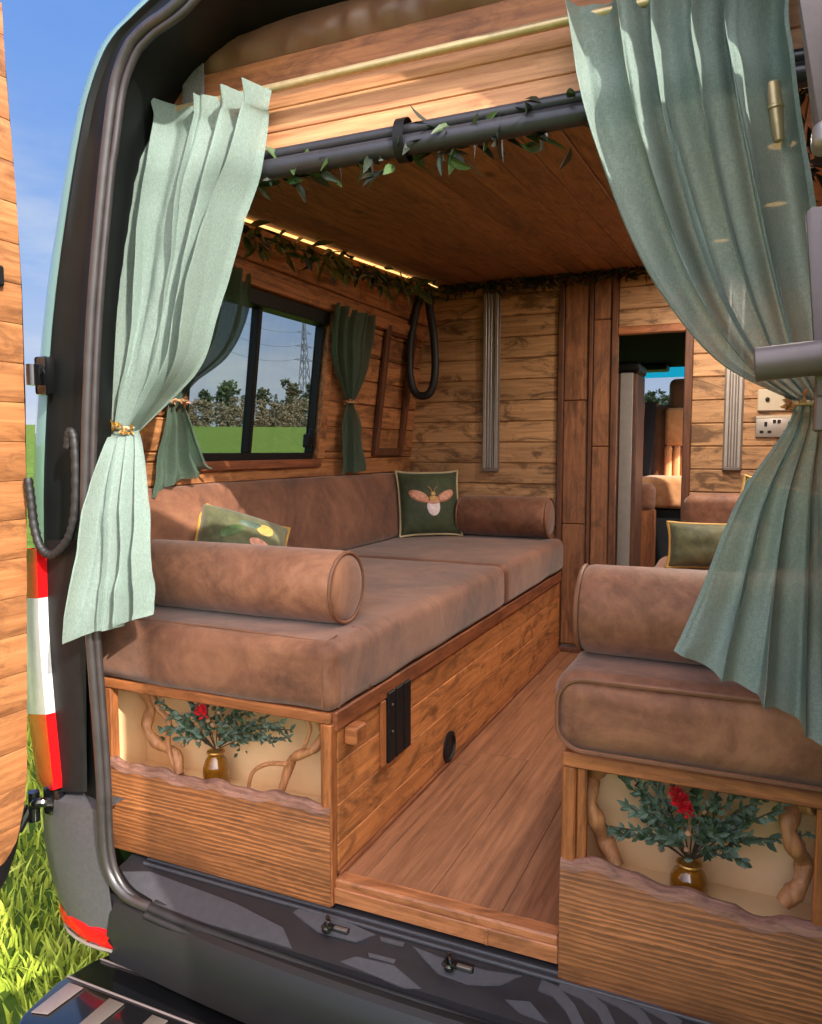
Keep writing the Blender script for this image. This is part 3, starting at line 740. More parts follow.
up = rowsp([(0, (568, 2), (792, -52), .9, -.026), (.04, (570, 18), (792, -30), .6, -.026), (.14, (578, 60), (788, 20), .8, -.04), (.22, (583, 88), (793, 58), .8, -.055), (.34, (597, 140), (800, 120), 1.0, -.055), (.56, (628, 225), (816, 230), 1.1, -.05), (.74, (664, 295), (826, 310), .9, -.06), (.89, (720, 362), (828, 365), .6, -.06), (1, (797, 404), (829, 404), .28, -.06)], YC)
curtain(up, 5.2, .031, 200, 120, .9, 3.0).build('upper_drape', M['curtain'], t2, ang=75)
lo = rowsp([(0, (797, 404), (829, 404), .28, -.06), (.12, (786, 432), (836, 432), .4, -.06), (.35, (742, 500), (850, 510), .8, -.07), (.7, (706, 590), (868, 640), 1.0, -.085), (1, (679, 652), (884, 778), 1.0, -.135)], YC)
curtain(lo, 4.2, .024, 140, 90, 2.0, 4.0).build('lower_drape', M['curtain'], t2, ang=75)
tieback('copper leaf tieback round the right sage curtain', at(812, 404, 'y', YC-.062), .028, .028, .05, 'copper', 8)
def wrow(tab):
    out = []
    for t, l, r, a in tab: out.append((t, V((wx(l[1])+.03, l[0], l[1])), V((wx(r[1])+.03, r[0], r[1])), a))
    return out
t3 = thing('window_curtain', 'grey-green side window curtain tied back at the left of the window', 'curtain', (-.69, .4, .77))
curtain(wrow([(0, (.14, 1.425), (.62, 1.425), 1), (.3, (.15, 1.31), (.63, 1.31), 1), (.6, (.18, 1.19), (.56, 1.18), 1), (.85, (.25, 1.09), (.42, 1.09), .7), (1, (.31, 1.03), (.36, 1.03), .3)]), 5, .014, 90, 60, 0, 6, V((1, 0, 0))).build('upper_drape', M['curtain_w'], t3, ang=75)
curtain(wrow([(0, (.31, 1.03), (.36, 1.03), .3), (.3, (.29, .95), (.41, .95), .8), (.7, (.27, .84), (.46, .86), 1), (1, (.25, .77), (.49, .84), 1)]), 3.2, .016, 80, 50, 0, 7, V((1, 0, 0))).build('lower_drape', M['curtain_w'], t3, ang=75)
tieback('small copper tieback round the curtain left of the side window', V((wx(1.03)+.035, .337, 1.03)), .02, .028, 0, 'copper', 9, 30, .013)
t4 = thing('window_curtain', 'grey-green side window curtain tied back at the right of the window', 'curtain', (-.68, 1.35, .80))
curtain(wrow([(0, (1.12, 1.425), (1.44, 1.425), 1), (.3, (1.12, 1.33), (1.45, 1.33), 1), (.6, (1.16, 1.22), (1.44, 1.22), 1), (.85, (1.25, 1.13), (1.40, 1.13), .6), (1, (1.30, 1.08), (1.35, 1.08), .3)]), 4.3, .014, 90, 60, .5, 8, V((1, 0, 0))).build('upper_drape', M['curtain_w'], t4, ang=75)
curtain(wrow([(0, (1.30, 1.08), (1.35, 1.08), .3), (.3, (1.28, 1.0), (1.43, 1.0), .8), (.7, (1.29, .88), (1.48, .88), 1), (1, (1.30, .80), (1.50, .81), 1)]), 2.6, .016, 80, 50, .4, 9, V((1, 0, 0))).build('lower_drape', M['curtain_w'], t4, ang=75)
tieback('small copper tieback round the curtain right of the side window', V((wx(1.08)+.035, 1.325, 1.08)), .02, .028, 0, 'copper', 10, 30, .013)

# ------------------------------------------------------------------ bars, garlands, lamps, fittings
bar = thing('blind_cassette', 'dark grey double tube blind bar below the plank header', 'blind', (XC, .07, 1.47))
m = MB(); m.tube([V((-.45, .046, 1.476)), V((.93, .046, 1.476))], .0195, 18); m.build('roller_tube', M['tube'], bar)
m = MB(); m.tube([V((-.45, .053, 1.5065)), V((.93, .053, 1.5065))], .0125, 14); m.build('upper_tube', M['tube'], bar)
m = MB(); m.tube([V((-.245, .046, 1.476)), V((-.04, .046, 1.476))], .0205, 18); m.build('sleeve', M['tube'], bar)
bx = at(406, 140, 'y', .06).x
m = MB(); m.grid([[V((bx+dx, .051+.0306*math.cos(a), 1.488+.041*math.sin(a))) for a in [2*PI*i/24 for i in range(25)]] for dx in (-.011, .011)]); m.build('strap', M['black'], bar)
def garland(label, path, n, spread, ln, mats, seed, bias=V((0, 0, 0)), group=None):
    random.seed(seed); P = cr(path, 8); t = thing('leaf_garland', label, 'garland', path[len(path)//2], group)
    m = MB(); m.tube(P, .003, 6); m.build('vine', M['vine'], t)
    ms = {k_: MB() for k_ in mats}
    for i in range(n):
        f_ = random.random()*(len(P)-1.001); a = int(f_); q = P[a].lerp(P[a+1], f_-a)
        q = q+V([random.gauss(0, s) for s in spread])
        d = (P[a+1]-P[a]).normalized()*random.choice((-1, 1))*.6+V((random.uniform(-1, 1), random.uniform(-1, 1), random.uniform(-1, .6)))*.8+bias
        ms[random.choice(mats)].leaf(q, d, V((random.uniform(-1, 1), random.uniform(-1, 0), random.uniform(-.5, 1))), ln*random.uniform(.7, 1.25), ln*random.uniform(.26, .38))
    for k_ in ms: ms[k_].build('leaves', M[k_], t)
    return t
garland('green leaf garland twined along the dark blind bar', [V((-.28, .055, 1.470)), V((-.1, .06, 1.478)), V((.1, .055, 1.478)), V((.3, .06, 1.480)), V((.46, .055, 1.482)), V((.6, .058, 1.475))], 165, (.006, .004, .020), .054, ['leaf', 'leafd', 'leafd'], 21)
m_ = [V((cxl, y, cz(y)-.045)) for cxl, y in ((-.575, .45), (-.572, .8), (-.568, 1.2), (-.565, 1.6), (-.56, 1.98))]
garland('yellow-green leaf garland under the ceiling along the left wall', m_, 260, (.014, .04, .018), .062, ['leaf', 'leafy', 'leafd', 'leafy'], 22, V((.2, 0, -.3)))
garland('dark leaf garland along the top of the bulkhead', [V((-.56, YB-.03, 1.63)), V((-.3, YB-.035, 1.628)), V((0, YB-.035, 1.632)), V((.25, YB-.035, 1.634)), V((.5, YB-.03, 1.636))], 330, (.03, .012, .012), .045, ['leafd', 'leafd', 'vine'], 23)
garland('dark leafy trail hanging at the right end of the curtain rod', [at(800, 35, 'y', .13), at(797, 90, 'y', .14), at(802, 150, 'y', .13), at(808, 195, 'y', .13)], 60, (.012, .01, .02), .045, ['leafd', 'vine'], 24)
for lab, xx in (('warm glowing light strip along the left ceiling edge', -.588), ('warm light strip along the right ceiling edge', 1.058)):
    m = MB(); m.hexa([V((xx+dx, y, cz(y)-.010+dz)) for dz in (0, .007) for y in (.45, 1.99) for dx in (-.004, .004)], .001); tag(m.build('light_strip', M['led']), lab, 'light')
for y_, lab in ((.55, 'added round ceiling fill lamp nearest the rear opening'), (1.1, 'added round ceiling fill lamp above the right bench'), (1.55, 'added round ceiling fill lamp nearest the bulkhead')):  # fill lamps added to brighten the interior, out of sight behind the right curtain
    c_ = V((.80 if y_ < 1.5 else .64, y_, cz(y_)-.004)); t = thing('fill_lamp', lab, 'lamp', c_)
    m = MB(); m.lathe([(.036, .0), (.036, -.006), (.030, -.010), (.029, -.004)], c_, 24); m.build('fill_lamp_ring', M['alu'], t)
    m = MB(); m.lathe([(.028, -.0045), (.028, -.006)], c_, 24); m.build('fill_lamp_lens', M['led'], t)
    ld_ = bpy.data.lights.new('fill_lamp_light', 'AREA'); ld_.shape = 'DISK'; ld_.size = .056; ld_.energy = 6.5 if y_ > 1.5 else 4.5; ld_.color = (1, .88, .74); ld_.spread = PI
    lo_ = bpy.data.objects.new('fill_lamp_light', ld_); C.objects.link(lo_); lo_.parent = t; lo_.location = (0, 0, -.013)
def wrail(label, x0, x1, z0, z1, y):
    t = thing('table_rail', label, 'rail', ((x0+x1)/2, y, z0))
    m = MB(); m.box((x0, y-.006, z0), (x1, y-.0005, z1), .0015); m.build('back_plate', M['alud'], t)
    w_ = (x1-x0)
    m = MB()
    for a, b, d in ((.08, .26, .020), (.30, .40, .014), (.44, .56, .014), (.60, .70, .014), (.74, .92, .020)): m.box((x0+w_*a, y-d, z0+.012), (x0+w_*b, y-.006, z1), .0015)
    m.build('channel', M['alu'], t)
    m = MB(); m.box((x0+w_*.04, y-.022, z0-.002), (x1-w_*.04, y-.0055, z0+.012), .002); m.build('end_stop', M['alud'], t)
wrail('tall grey metal rail on the bulkhead above the sofa', -.376, -.294, .80, 1.60, YB-.001)
wrail('grey metal rail on the bulkhead right of the cab opening', .650, .722, .815, 1.60, YB-.001)
t = thing('wall_switch', 'ivory switch plate above the double socket', 'switch', (.85, YB, 1.05))
m = MB(); m.box((.772, YB-.012, 1.048), (.925, YB-.001, 1.135), .004); m.build('plate', M['ivory'], t)
m = MB(); m.lathe([(.008, 0), (.008, .006), (.004, .007)], (.808, YB-.012, 1.095), 14, Matrix.Rotation(PI/2, 3, 'X')); m.build('knob', M['black'], t)
t = thing('double_socket', 'brass-grey double socket below the ivory switch plate', 'socket', (.85, YB, .95))
m = MB(); m.box((.768, YB-.012, .945), (.928, YB-.001, 1.03), .005, seg=2); m.build('plate', M['alu'], t)
m = MB(); m.box((.77, YB-.0135, 1.02), (.926, YB-.011, 1.031), .001); m.build('plate_edge', M['ivory'], t)
for cx in (.805, .89):
    m = MB()
    for dx, dz, w_, h_ in ((0, .012, .011, .018), (-.014, -.018, .014, .010), (.014, -.018, .014, .010)): m.box((cx+dx-w_/2, YB-.0135, .985+dz-h_/2), (cx+dx+w_/2, YB-.011, .985+dz+h_/2), .0005)
    m.build('pin_holes', M['black'], t)
for cx in (.836, .852):
    m = MB(); m.box((cx-.006, YB-.015, 1.0), (cx+.006, YB-.011, 1.014), .001); m.build('rocker', M['black'], t)
# padded loop hanging in the corner
P = [at(px, py, 'y', 1.82) for px, py in ((423, 288), (416, 312), (410, 345), (410, 375), (415, 392), (423, 396), (431, 391), (435, 372), (434, 340), (430, 312), (427, 288))]
m = MB(); m.tube(cr(P, 6), .0175, 12); tag(m.build('hanging_loop', M['rubd']), 'black padded loop hanging in the corner by the bulkhead', 'strap')
m = MB(); m.box((-.395, .046, 1.615), (-.338, .051, 1.738), .001)
m.box((-.40, .040, 1.738), (-.315, .054, 1.755), .003); tag(m.build('webbing_strap', M['strap']), 'grey webbing strap hanging above the left sage curtain', 'strap')
# brass fitting seen beside the right curtain
a_, b_ = at(772, 83, 'y', .02), at(779, 142, 'y', .02)
t = thing('brass_hook', 'short shiny brass tube behind the outer edge of the right curtain', 'hook', b_)
m = MB(); D_ = b_-a_; m.tube([a_+D_*f_ for f_ in (0, .02, .38, .40, .44, .46, .9, .98, 1)], [.010, .0115, .0115, .0135, .0135, .011, .0085, .007, .004], 14); m.build('tube', M['brass'], t)
# ------------------------------------------------------------------ van body
van = thing('camper_van', 'dark green camper van shell framing the open rear end', 'van', (XC, 1.5, -.65))
SEALPX = [(180, 2), (150, 25), (138, 36), (128, 49), (117, 78), (110, 120), (100, 215), (91, 330), (86, 465), (86, 560), (91, 640), (97, 720), (101, 780), (104, 847), (112, 878), (128, 897), (150, 908)]
SILPX = [(143, 2), (126, 20), (111, 35), (97, 57), (84, 92), (74, 129), (58, 215), (42, 330), (33.5, 465), (33.5, 560), (34, 640), (39, 720), (46, 780), (44, 840), (52, 878), (60, 905), (75, 925)]
SEAL = [at(a, b, 'y', -.12) for a, b in SEALPX]; SIL = [at(a, b, 'y', -.045) for a, b in SILPX]
SEAL = [V((-.12, -.12, SEAL[0].z+.085)), V((.05, -.12, SEAL[0].z+.14))]+SEAL
SIL = [V((-.16, -.045, SIL[0].z+.10)), V((.03, -.045, SIL[0].z+.16))]+SIL
SEAL = cr([SEAL[1], SEAL[0]]+SEAL[2:], 3); SIL = cr([SIL[1], SIL[0]]+SIL[2:], 3)
INN = []
for q in SEAL:
    z = q.z
    if z > 1.84: INN.append(V((q.x, .072, 1.783)))
    else: INN.append(V((interp([(-.1, -.70), (.5, -.70), (.75, -.66), (.9, -.64), (1.2, -.60), (1.45, -.55), (1.58, -.50), (1.66, -.44), (1.72, -.37), (1.80, -.20), (1.84, -.12)], z), interp([(.6, -.002), (1.3, .05), (1.5, .072)], z), interp([(1.2, 1.2), (1.6, 1.585), (1.70, 1.692), (1.76, 1.755), (1.84, 1.781)], z) if z > 1.2 else z)))
def ring(dx, y, src, k=1.0):
    out = []
    for q in src:
        o = V((q.x-XC, 0, q.z-.9)); o.normalize(); out.append(V((q.x+o.x*dx, y, q.z+o.z*dx*k)))
    return out
def full(r): return r[::-1]+[mx(q) for q in r]            # bottom left, over the top, to bottom right
body_r4 = [V((lerp(a.x, b.x, .24), -.066, lerp(a.z, b.z, .17))) for a, b in zip(SIL, SEAL)]
jam = [INN, [V((a.x+interp([(.45, -.055), (.8, .008)], a.z), -.06, a.z-interp([(1.5, 0), (1.7, .008)], a.z))) for a in SEAL], ring(-.012, -.118, SEAL), ring(.012, -.112, SEAL), ring(.03, -.088, SEAL), [V((lerp(a.x, b.x, .36), -.062, lerp(a.z, b.z, .26))) for a, b in zip(SIL, SEAL)], [V((lerp(a.x, b.x, .30), -.070, lerp(a.z, b.z, .21))) for a, b in zip(SIL, SEAL)], body_r4]
def cutlow(r): return r
m = MB(); m.grid([full(r) for r in jam]); m.build('door_jamb', M['jamb'], van, ang=50)
shell = [body_r4, [q.lerp(r_, .5)+V((-.003, -.006, 0)) for q, r_ in zip(body_r4, SIL)], SIL, [V((q.x-.012, .02, q.z)) for q in SIL], [V((q.x-.022, .12, q.z)) for q in SIL]]
m = MB(); m.grid([full(r) for r in shell]); m.build('rear_corner_panel', M['body'], van, ang=60)
last = full([V((q.x-.022, 0, q.z)) for q in SIL])
m = MB(); cols = [.12, .34, 1.55, 2.1, 2.2, 3.4, 4.2]
for y0, y1 in zip(cols, cols[1:]):
    for qa, qb in zip(last, last[1:]):
        zm = (qa.z+qb.z)/2; left = qa.x < XC
        if y0 == .34 and .82 < zm < 1.44 and left: continue
        if y0 >= 2.2 and .82 < zm < (1.45 if left else 1.86): continue
        w0, w1 = .05*min(1, y0-.1), .05*min(1, y1-.1)
        def ex(q, y, w): return V((q.x+(-w if q.x < XC else w)*min(1, max(0, (abs(q.x-XC)-.8)/.14)), y, q.z))
        m.bm.faces.new([m.bm.verts.new(p_) for p_ in (ex(qa, y0, w0), ex(qa, y1, w1), ex(qb, y1, w1), ex(qb, y0, w0))])
bmesh.ops.remove_doubles(m.bm, verts=m.bm.verts[:], dist=.0005)
m.build('side_and_roof_skin', M['body'], van, ang=40)
m = MB(); loop = [q for q in full(SEAL)]
bot = [at(a, b, 'y', -.122) for a, b in ((175, 919), (230, 940), (280, 957.5), (350, 982), (420, 1004))]
bot += [V((.42, -.122, bot[-1].z-.003)), V((.7, -.122, bot[-1].z))]
path = cr(full(SEAL), 2)
m.tube(path, .0115, 12); 
inner = [q+V((.016 if q.x < XC else -.016, .004, -.012 if q.z > 1.5 else 0)) for q in path]
m.tube(inner, .0075, 10)
m.build('door_seal', M['rubber'], van, ang=60)
lowL = SEAL[-1]; lowR = mx(lowL)
bp = cr([lowL]+bot+[lowR], 6)
m = MB(); m.tube(bp, .0105, 12); m.tube([q+V((0, .016, .004)) for q in bp], .006, 8); m.tube([q+V((0, -.014, -.008)) for q in bp], .0075, 8); m.build('sill_seal', M['rubd'], van, ang=60)
# step cover
def sz(y): return -.056+.30*y
m = MB(); rows = []
for i in range(9):
    y = lerp(.03, -.118, i/8); rows.append([V((x, y, sz(y)-(.004 if i in (3, 5) else 0))) for x in [lerp(-.55, 1.02, j/30) for j in range(31)]])
m.grid(rows); rows2 = [[q+V((0, 0, -.05)) for q in r] for r in (rows[0], rows[-1])]; m.grid([rows[-1], rows2[1]])
sc_ = m.build('step_cover', M['silld'], van)
for y in (-.012, -.026):
    m = MB(); m.box((-.5, y-.003, sz(y)-.003), (1.0, y+.003, sz(y)+.003), .001); m.build('step_ridge', M['sill'], sc_)
def sp(px, py):
    d = FW+RT*((px-411)/F)-UP*((py-512)/F); t_ = (-.056+.30*CAM.y-CAM.z)/(d.z-.30*d.y); return CAM+d*t_+V((0, 0, .0012))
def strip(pts, w):
    L_, R_ = [], []
    for i, (x, y) in enumerate(pts):
        a = pts[max(0, i-1)]; b = pts[min(len(pts)-1, i+1)]; n_ = math.hypot(b[0]-a[0], b[1]-a[1]); nx, ny = -(b[1]-a[1])/n_, (b[0]-a[0])/n_
        L_.append((x+nx*w, y+ny*w)); R_.append((x-nx*w, y-ny*w))
    return L_+R_[::-1]
shapes = [[(118, 872), (150, 872), (234, 903), (283, 928), (292, 949), (205, 923), (140, 898)], [(293, 913), (318, 932), (356, 942), (375, 935), (345, 921), (300, 908)],
          [(340, 962), (356, 957), (394, 966), (421, 989), (404, 988)], [(368, 953), (396, 960), (394, 964), (369, 957)], [(380, 937), (405, 943), (403, 947), (381, 941)],
          [(413, 947), (441, 958), (486, 971), (522, 976), (500, 985), (467, 985), (438, 974)], strip([(540, 985), (556, 992), (570, 1008), (580, 1028)], 5.5), strip([(560, 984), (585, 995), (602, 1010), (612, 1030)], 5.5), strip([(590, 988), (620, 1002), (640, 1016), (652, 1034)], 5.5), strip([(620, 995), (655, 1009), (680, 1026)], 5), [(505, 1000), (530, 1002), (548, 1024), (520, 1014)]]
m = MB()
for s_ in shapes: m.prism([sp(*p_) for p_ in s_], (0, 0, -.003))
m.build('tread_pattern', M['sill'], sc_)
# latches in the step cover
for px, py in ((330, 930), (452, 968)):
    c_ = sp(px, py); m = MB(); m.box((c_.x-.022, c_.y-.002, c_.z-.012), (c_.x+.042, c_.y+.022, c_.z+.004), .003); lt_ = m.build('latch_recess', M['black'], van)
    m = MB(); m.box((c_.x+.008, c_.y-.0005, c_.z+.003), (c_.x+.038, c_.y+.008, c_.z+.007), .001); m.build('latch_plate', M['alud'], lt_)
    m = MB(); m.tube(cr([c_+V((-.012, .014, .004)), c_+V((-.008, .004, .022)), c_+V((.002, -.010, .020)), c_+V((.004, -.014, .004))], 5), .0045, 8); m.lathe([(.008, 0), (.010, .004), (.010, .010), (.006, .013)], c_+V((-.002, -.010, .0)), 14); m.build('latch_hook', M['blackg'], lt_)
# bumper
def bow(x): return .045*((x-XC)/.75)**2
m = MB(); rows = []
for dy, z in ((-.118, -.108), (-.150, -.100), (-.163, -.106), (-.176, -.128), (-.186, -.17), (-.18, -.23), (-.12, -.27)):
    rows.append([V((x, dy+bow(x), z)) for x in [lerp(-.50, .97, j/40) for j in range(41)]])
m.grid(rows)
for j in (0, 40): m.bm.verts.ensure_lookup_table(); m.bm.faces.new([m.bm.verts[i*41+j] for i in range(7)])
m.build('rear_bumper', M['bump'], van, ang=30)
# lower corner cladding (left and right)
for sgn in (1, -1):
    rows = []
    for px, py in ((45, 792), (43, 815), (44, 840), (49, 866), (54, 886), (60, 905), (66, 918)):
        s_ = at(px, py, 'y', -.09); t_ = max(0, (.09-s_.z)/.30); z = s_.z; k2 = t_**1.6
        sx = lerp(min(-.53, interp([(q.z, q.x) for q in SEAL[::-1]], z))-.008, -.468, min(1, k2))
        r = [V((sx, -.108-.034*k2, z+.012*t_)), V((lerp(sx, s_.x, .35), -.112-.030*k2, z+.006*t_)), V((lerp(sx, s_.x, .72), -.111-.014*k2, z+.002*t_)), V((s_.x, -.09, z)), V((s_.x-.030, -.05, z)), V((s_.x-.045, .02, z)), V((s_.x-.05, .15, z))]
        rows.append([q if sgn > 0 else mx(q) for q in r])
    e_ = rows[-1]; rows.append([q+V((.05*sgn, .07, -.03)) for q in e_]); rows.append([q+V((.16*sgn, .22, -.05)) for q in e_])
    top = [q+V((.02*sgn, .05, .012)) for q in rows[0]]
    m = MB(); m.grid([top]+rows); m.build('corner_cladding', M['clad'], van, ang=50)
    c5, c6 = rows[5], rows[6]
    def rfl(f0, f1, t0, t1, o):
        out = []
        for i in range(9):
            u = lerp(f0, f1, i/8); j = min(3, int(u)); p_ = lambda r: r[j].lerp(r[j+1], u-j)
            out.append(p_(c5).lerp(p_(c6), (t0+t1)/2 if o else t0)+V((-.006*sgn*o, -.008*o, 0)) if o else p_(c5).lerp(p_(c6), t0))
        return out
    a0, a1, a2 = rfl(.15, 4.2, -.35, 0, 0), rfl(.15, 4.2, -.35, 1.0, 1), rfl(.15, 4.2, 1.0, 0, 0)
    m = MB(); m.grid([a0, a1, a2]); m.build('red_reflector', M['red'], van, ang=60)
    m = MB(); m.tube([q+V((-.003*sgn, -.005, -.002)) for q in a2], .0035, 8); m.build('reflector_trim', M['alu'], van)
# tail light on the left pillar
LP = [(548, 33.5, 44), (559, 33, 44.5), (597, 33, 45.5), (629, 33, 46.5), (670, 35, 49.5), (712, 38, 53), (750, 43.5, 57), (778, 47.5, 60), (787, 54, 60)]
def lamp(p0, p1, sgn):
    rows = []
    n = 8
    for i in range(n+1):
        py = lerp(p0, p1, i/n); l = interp([(q[0], q[1]) for q in LP], py); r = interp([(q[0], q[2]) for q in LP], py); row = []
        for j in range(9):
            u = j/8; y = lerp(-.035, -.10, u**.55)
            row.append(at(lerp(l, r, u), py, 'y', y)+V((-.012*(1-u), -.020, 0)))
        row = [row[0]+V((.02, .06, 0))]+row+[row[-1]+V((.008, .03, 0))]
        rows.append([mx(q) for q in row] if sgn < 0 else row)
    m = MB(); m.grid(rows); return m
tl = lamp(548, 597, 1).build('tail_light', M['red'], van, ang=60)
lamp(597, 712, 1).build('white_lens', M['white'], tl, ang=60); lamp(712, 787, 1).build('red_lens', M['red'], tl, ang=60)
# black filler panel beside the lamp
m = MB(); rows = []
for py in (540, 600, 680, 740, 792):
    r = interp([(q[0], q[2]) for q in LP], py)
    rows.append([at(r+1, py, 'y', -.098), at(r+6, py, 'y', -.101), at(lerp(r, 88, .75), py, 'y', -.101), at(lerp(r, 90, .9), py, 'y', -.094)])
m.grid(rows); m.build('pillar_filler', M['black'], van)
# hinges and cable conduit
hp, hd = at(46, 377, 'y', -.092), at(33, 376, 'y', -.125)
m = MB(); m.box(hp-V((.022, .014, .04)), hp+V((.014, .014, .045)), .006, seg=2); m.tube([hp+V((-.004, -.012, .02)), hd], .012, 10); m.tube([hd-V((0, 0, .02)), hd+V((0, 0, .025))], .014, 12); m.build('upper_hinge', M['blackg'], van)
hp, hd = at(56, 802, 'y', -.098), at(34, 806, 'y', -.12)
m = MB(); m.box(hp-V((.03, .012, .03)), hp+V((.022, .012, .035)), .006, seg=2); m.tube(cr([hp, hp.lerp(hd, .5)+V((0, -.02, .012)), hd], 5), .011, 10); m.tube([hd-V((0, 0, .035)), hd+V((0, 0, .035))], .013, 12); m.tube([hd+V((-.01, .0, .0)), hd+V((-.02, -.03, -.05))], .012, 10); m.build('lower_hinge', M['blackg'], van)
P = [(68, 448), (70, 432), (74, 438), (76, 470), (75, 510), (70, 535), (60, 550), (50, 555), (40, 546), (34, 525), (31, 500), (28, 478)]
Q = cr([at(a, b, 'y', lerp(-.115, -.135, i/11)) for i, (a, b) in enumerate(P)], 8)
m = MB(); m.tube(Q, [.0095+.0011*math.sin(i*2.2) for i in range(len(Q))], 10); m.build('cable_conduit', M['rubd'], van, ang=60)
# tow step below the bumper
ts = thing('rear_step', 'black rear step with pale grip patches below the bumper', 'step', (.0, -.3, -.65))
m = MB(); pl = [(-.53, -.10), (-.55, -.14), (-.565, -.22), (-.55, -.32), (-.50, -.40), (1.02, -.40), (1.02, -.10)]
m.prism([V((a, b, -.245)) for a, b in pl], (0, 0, -.05), .008); m.build('step_board', M['blackg'], ts)
m = MB(); m.tube([V((-.535, -.128, -.2445)), V((-.1, -.128, -.2445)), V((1.0, -.128, -.2445))], .0025, 6); m.tube([V((-.557, -.20, -.2445)), V((-.1, -.2, -.2445)), V((1.0, -.2, -.2445))], .0025, 6); m.build('edge_line', M['steel'], ts)
for i in range(12):
    x = -.535+i*.115; m = MB(); m.prism([V((x, -.215, -.2445)), V((x+.04, -.215, -.2445)), V((x+.035, -.30, -.2445)), V((x-.0, -.31, -.2445))], (0, 0, .003), .001); m.build('grip_patch', M['alud' if i else 'steel'], ts)
for xx in (-.2, .7):
    m = MB(); m.box((xx-.03, -.2, -.62), (xx+.03, -.10, -.29), .006); m.box((xx-.06, -.22, -.65), (xx+.06, -.08, -.62), .004); m.build('support_leg', M['black'], ts)
# grey post with stub tube at the right edge
gp = thing('support_post', 'pale grey metal post with a stub tube at the right edge', 'post', (.84, -.15, .93))
y = -.15
a0, a1, a2 = at(795, -60, 'y', y), at(806, 0, 'y', y), at(818, 128, 'y', y)
m = MB(); d_ = (a2-a0)
m.prism([at(796, -60, 'y', y), at(800, 0, 'y', y), at(815, 128, 'y', y), at(836, 128, 'y', y), at(826, 0, 'y', y), at(822, -60, 'y', y)], (0, .03, 0), .006); m.build('upper_bar', M['steel'], gp)
m = MB(); m.rbox(at(811, 152, 'y', y)+V((0, -.012, 0)), at(838, 118, 'y', y)+V((0, .036, 0)), .014, 6); m.build('rounded_joint', M['alu'], gp)
m = MB(); m.prism([at(806, 212, 'y', y), at(812, 300, 'y', y), at(817, 396, 'y', y), at(850, 396, 'y', y), at(850, 205, 'y', y), at(812, 206, 'y', y)], (0, .02, 0), .003); m.build('bracket_plate', M['steel'], gp)
c0, c1 = at(754, 365, 'y', y-.012), at(850, 354, 'y', y-.012)
m = MB(); m.tube([c0+(c1-c0)*f_ for f_ in (0, .01, .02, .5, 1)], [.019, .0225, .0235, .0235, .0235], 24); m.build('stub_tube', M['steel'], gp)
m = MB(); m.box((at(838, 100, 'y', y).x-.012, y+.006, .92), (at(838, 100, 'y', y).x+.02, y+.03, 1.55), .003); m.build('back_bar', M['alud'], gp)

# ------------------------------------------------------------------ rear doors
EDGE = [at(a, b, 'x', -.722) for a, b in ((1, -60), (4, 0), (8, 70), (18, 195), (24, 290), (27.5, 400), (28.5, 500), (29, 650), (28, 780), (26, 815), (20, 850), (11, 878), (0, 898))]
WEDGE = [at(a, b, 'x', -.722) for a, b in ((-4, -60), (0, 0), (4, 70), (14.5, 195), (20, 290), (23, 400), (25, 500), (25.5, 650), (25.5, 770), (23.5, 800), (17, 836), (8, 856), (0, 866))]
def door(sgn, label):
    t = thing('rear_door', label, 'van door', ((-.75 if sgn > 0 else 1.22), -.5, -.12))
    fl = (lambda q: q) if sgn > 0 else mx
    top = EDGE[0].z; poly = [V((-.728, q.y, q.z)) for q in EDGE if q.z < 1.86]
    yb = EDGE[-1].y-.10; zb = EDGE[-1].z-.018
    if sgn < 0: poly = [q for q in poly if q.z < 1.40]
    poly += [V((-.728, yb, zb)), V((-.728, -.90, zb)), V((-.728, -.90, 1.84 if sgn > 0 else 1.97))]
    ey = EDGE[0].y
    if sgn < 0: poly += [V((-.728, ey-u_, z_)) for u_, z_ in ((.62, 1.96), (.45, 1.89), (.3, 1.80), (.2, 1.74), (.12, 1.65), (.06, 1.55), (.015, 1.45))]
    else: poly += [ V((-.728, -.80, 1.87)), V((-.728, EDGE[0].y-.30, 1.89)), V((-.728, EDGE[0].y-.16, 1.885)), V((-.728, EDGE[0].y-.05, 1.86))]
    m = MB(); m.prism([fl(q) for q in poly], (-.05*sgn, 0, 0), .008); m.build('door_shell', M['black'], t, ang=50)
    m = MB(); tb = sorted([(q.z, q.y) for q in WEDGE]); z = tb[0][0]-.012; first = True
    ph = 0
    while z < 1.84:
        z1 = min(1.84, z+.086); e = [V((-.727, interp(tb, lerp(z, z1-.001, i/5)), lerp(z, z1-.001, i/5))) for i in range(6)]
        if first:
            e = [V((-.727, tb[0][1]-.06, z))]+e[1:]; first = False
        if sgn < 0: e = [V((q.x, q.y-interp([(1.40, 0), (1.55, .07), (1.65, .135), (1.74, .22), (1.79, .32), (1.82, .47), (1.85, .6)], q.z), q.z)) for q in e]
        pl_ = e+[V((-.727, -.87, z1-.001)), V((-.727, -.87, z))]
        m.prism([fl(q) for q in pl_], (.010*sgn, 0, 0), .0015); z = z1
    m.build('wood_lining', M['door'], t)
    m = MB(); q = at(1, 275, 'x', -.70); q = fl(V((-.71, q.y, q.z))); m.box(q-V((.008, .02, .022)), q+V((.008, .012, .022)), .004); m.build('door_catch', M['black'], t)
    return t
door(1, 'open left rear van door lined with horizontal pine planks')
rd = door(-1, 'open right rear van door lined with pine planks, outside the frame')
hg = V((1.19, -.11, 0)); rd.rotation_euler.z = math.radians(-18); rd.location = hg+Matrix.Rotation(math.radians(-18), 3, 'Z') @ (rd.location-hg)

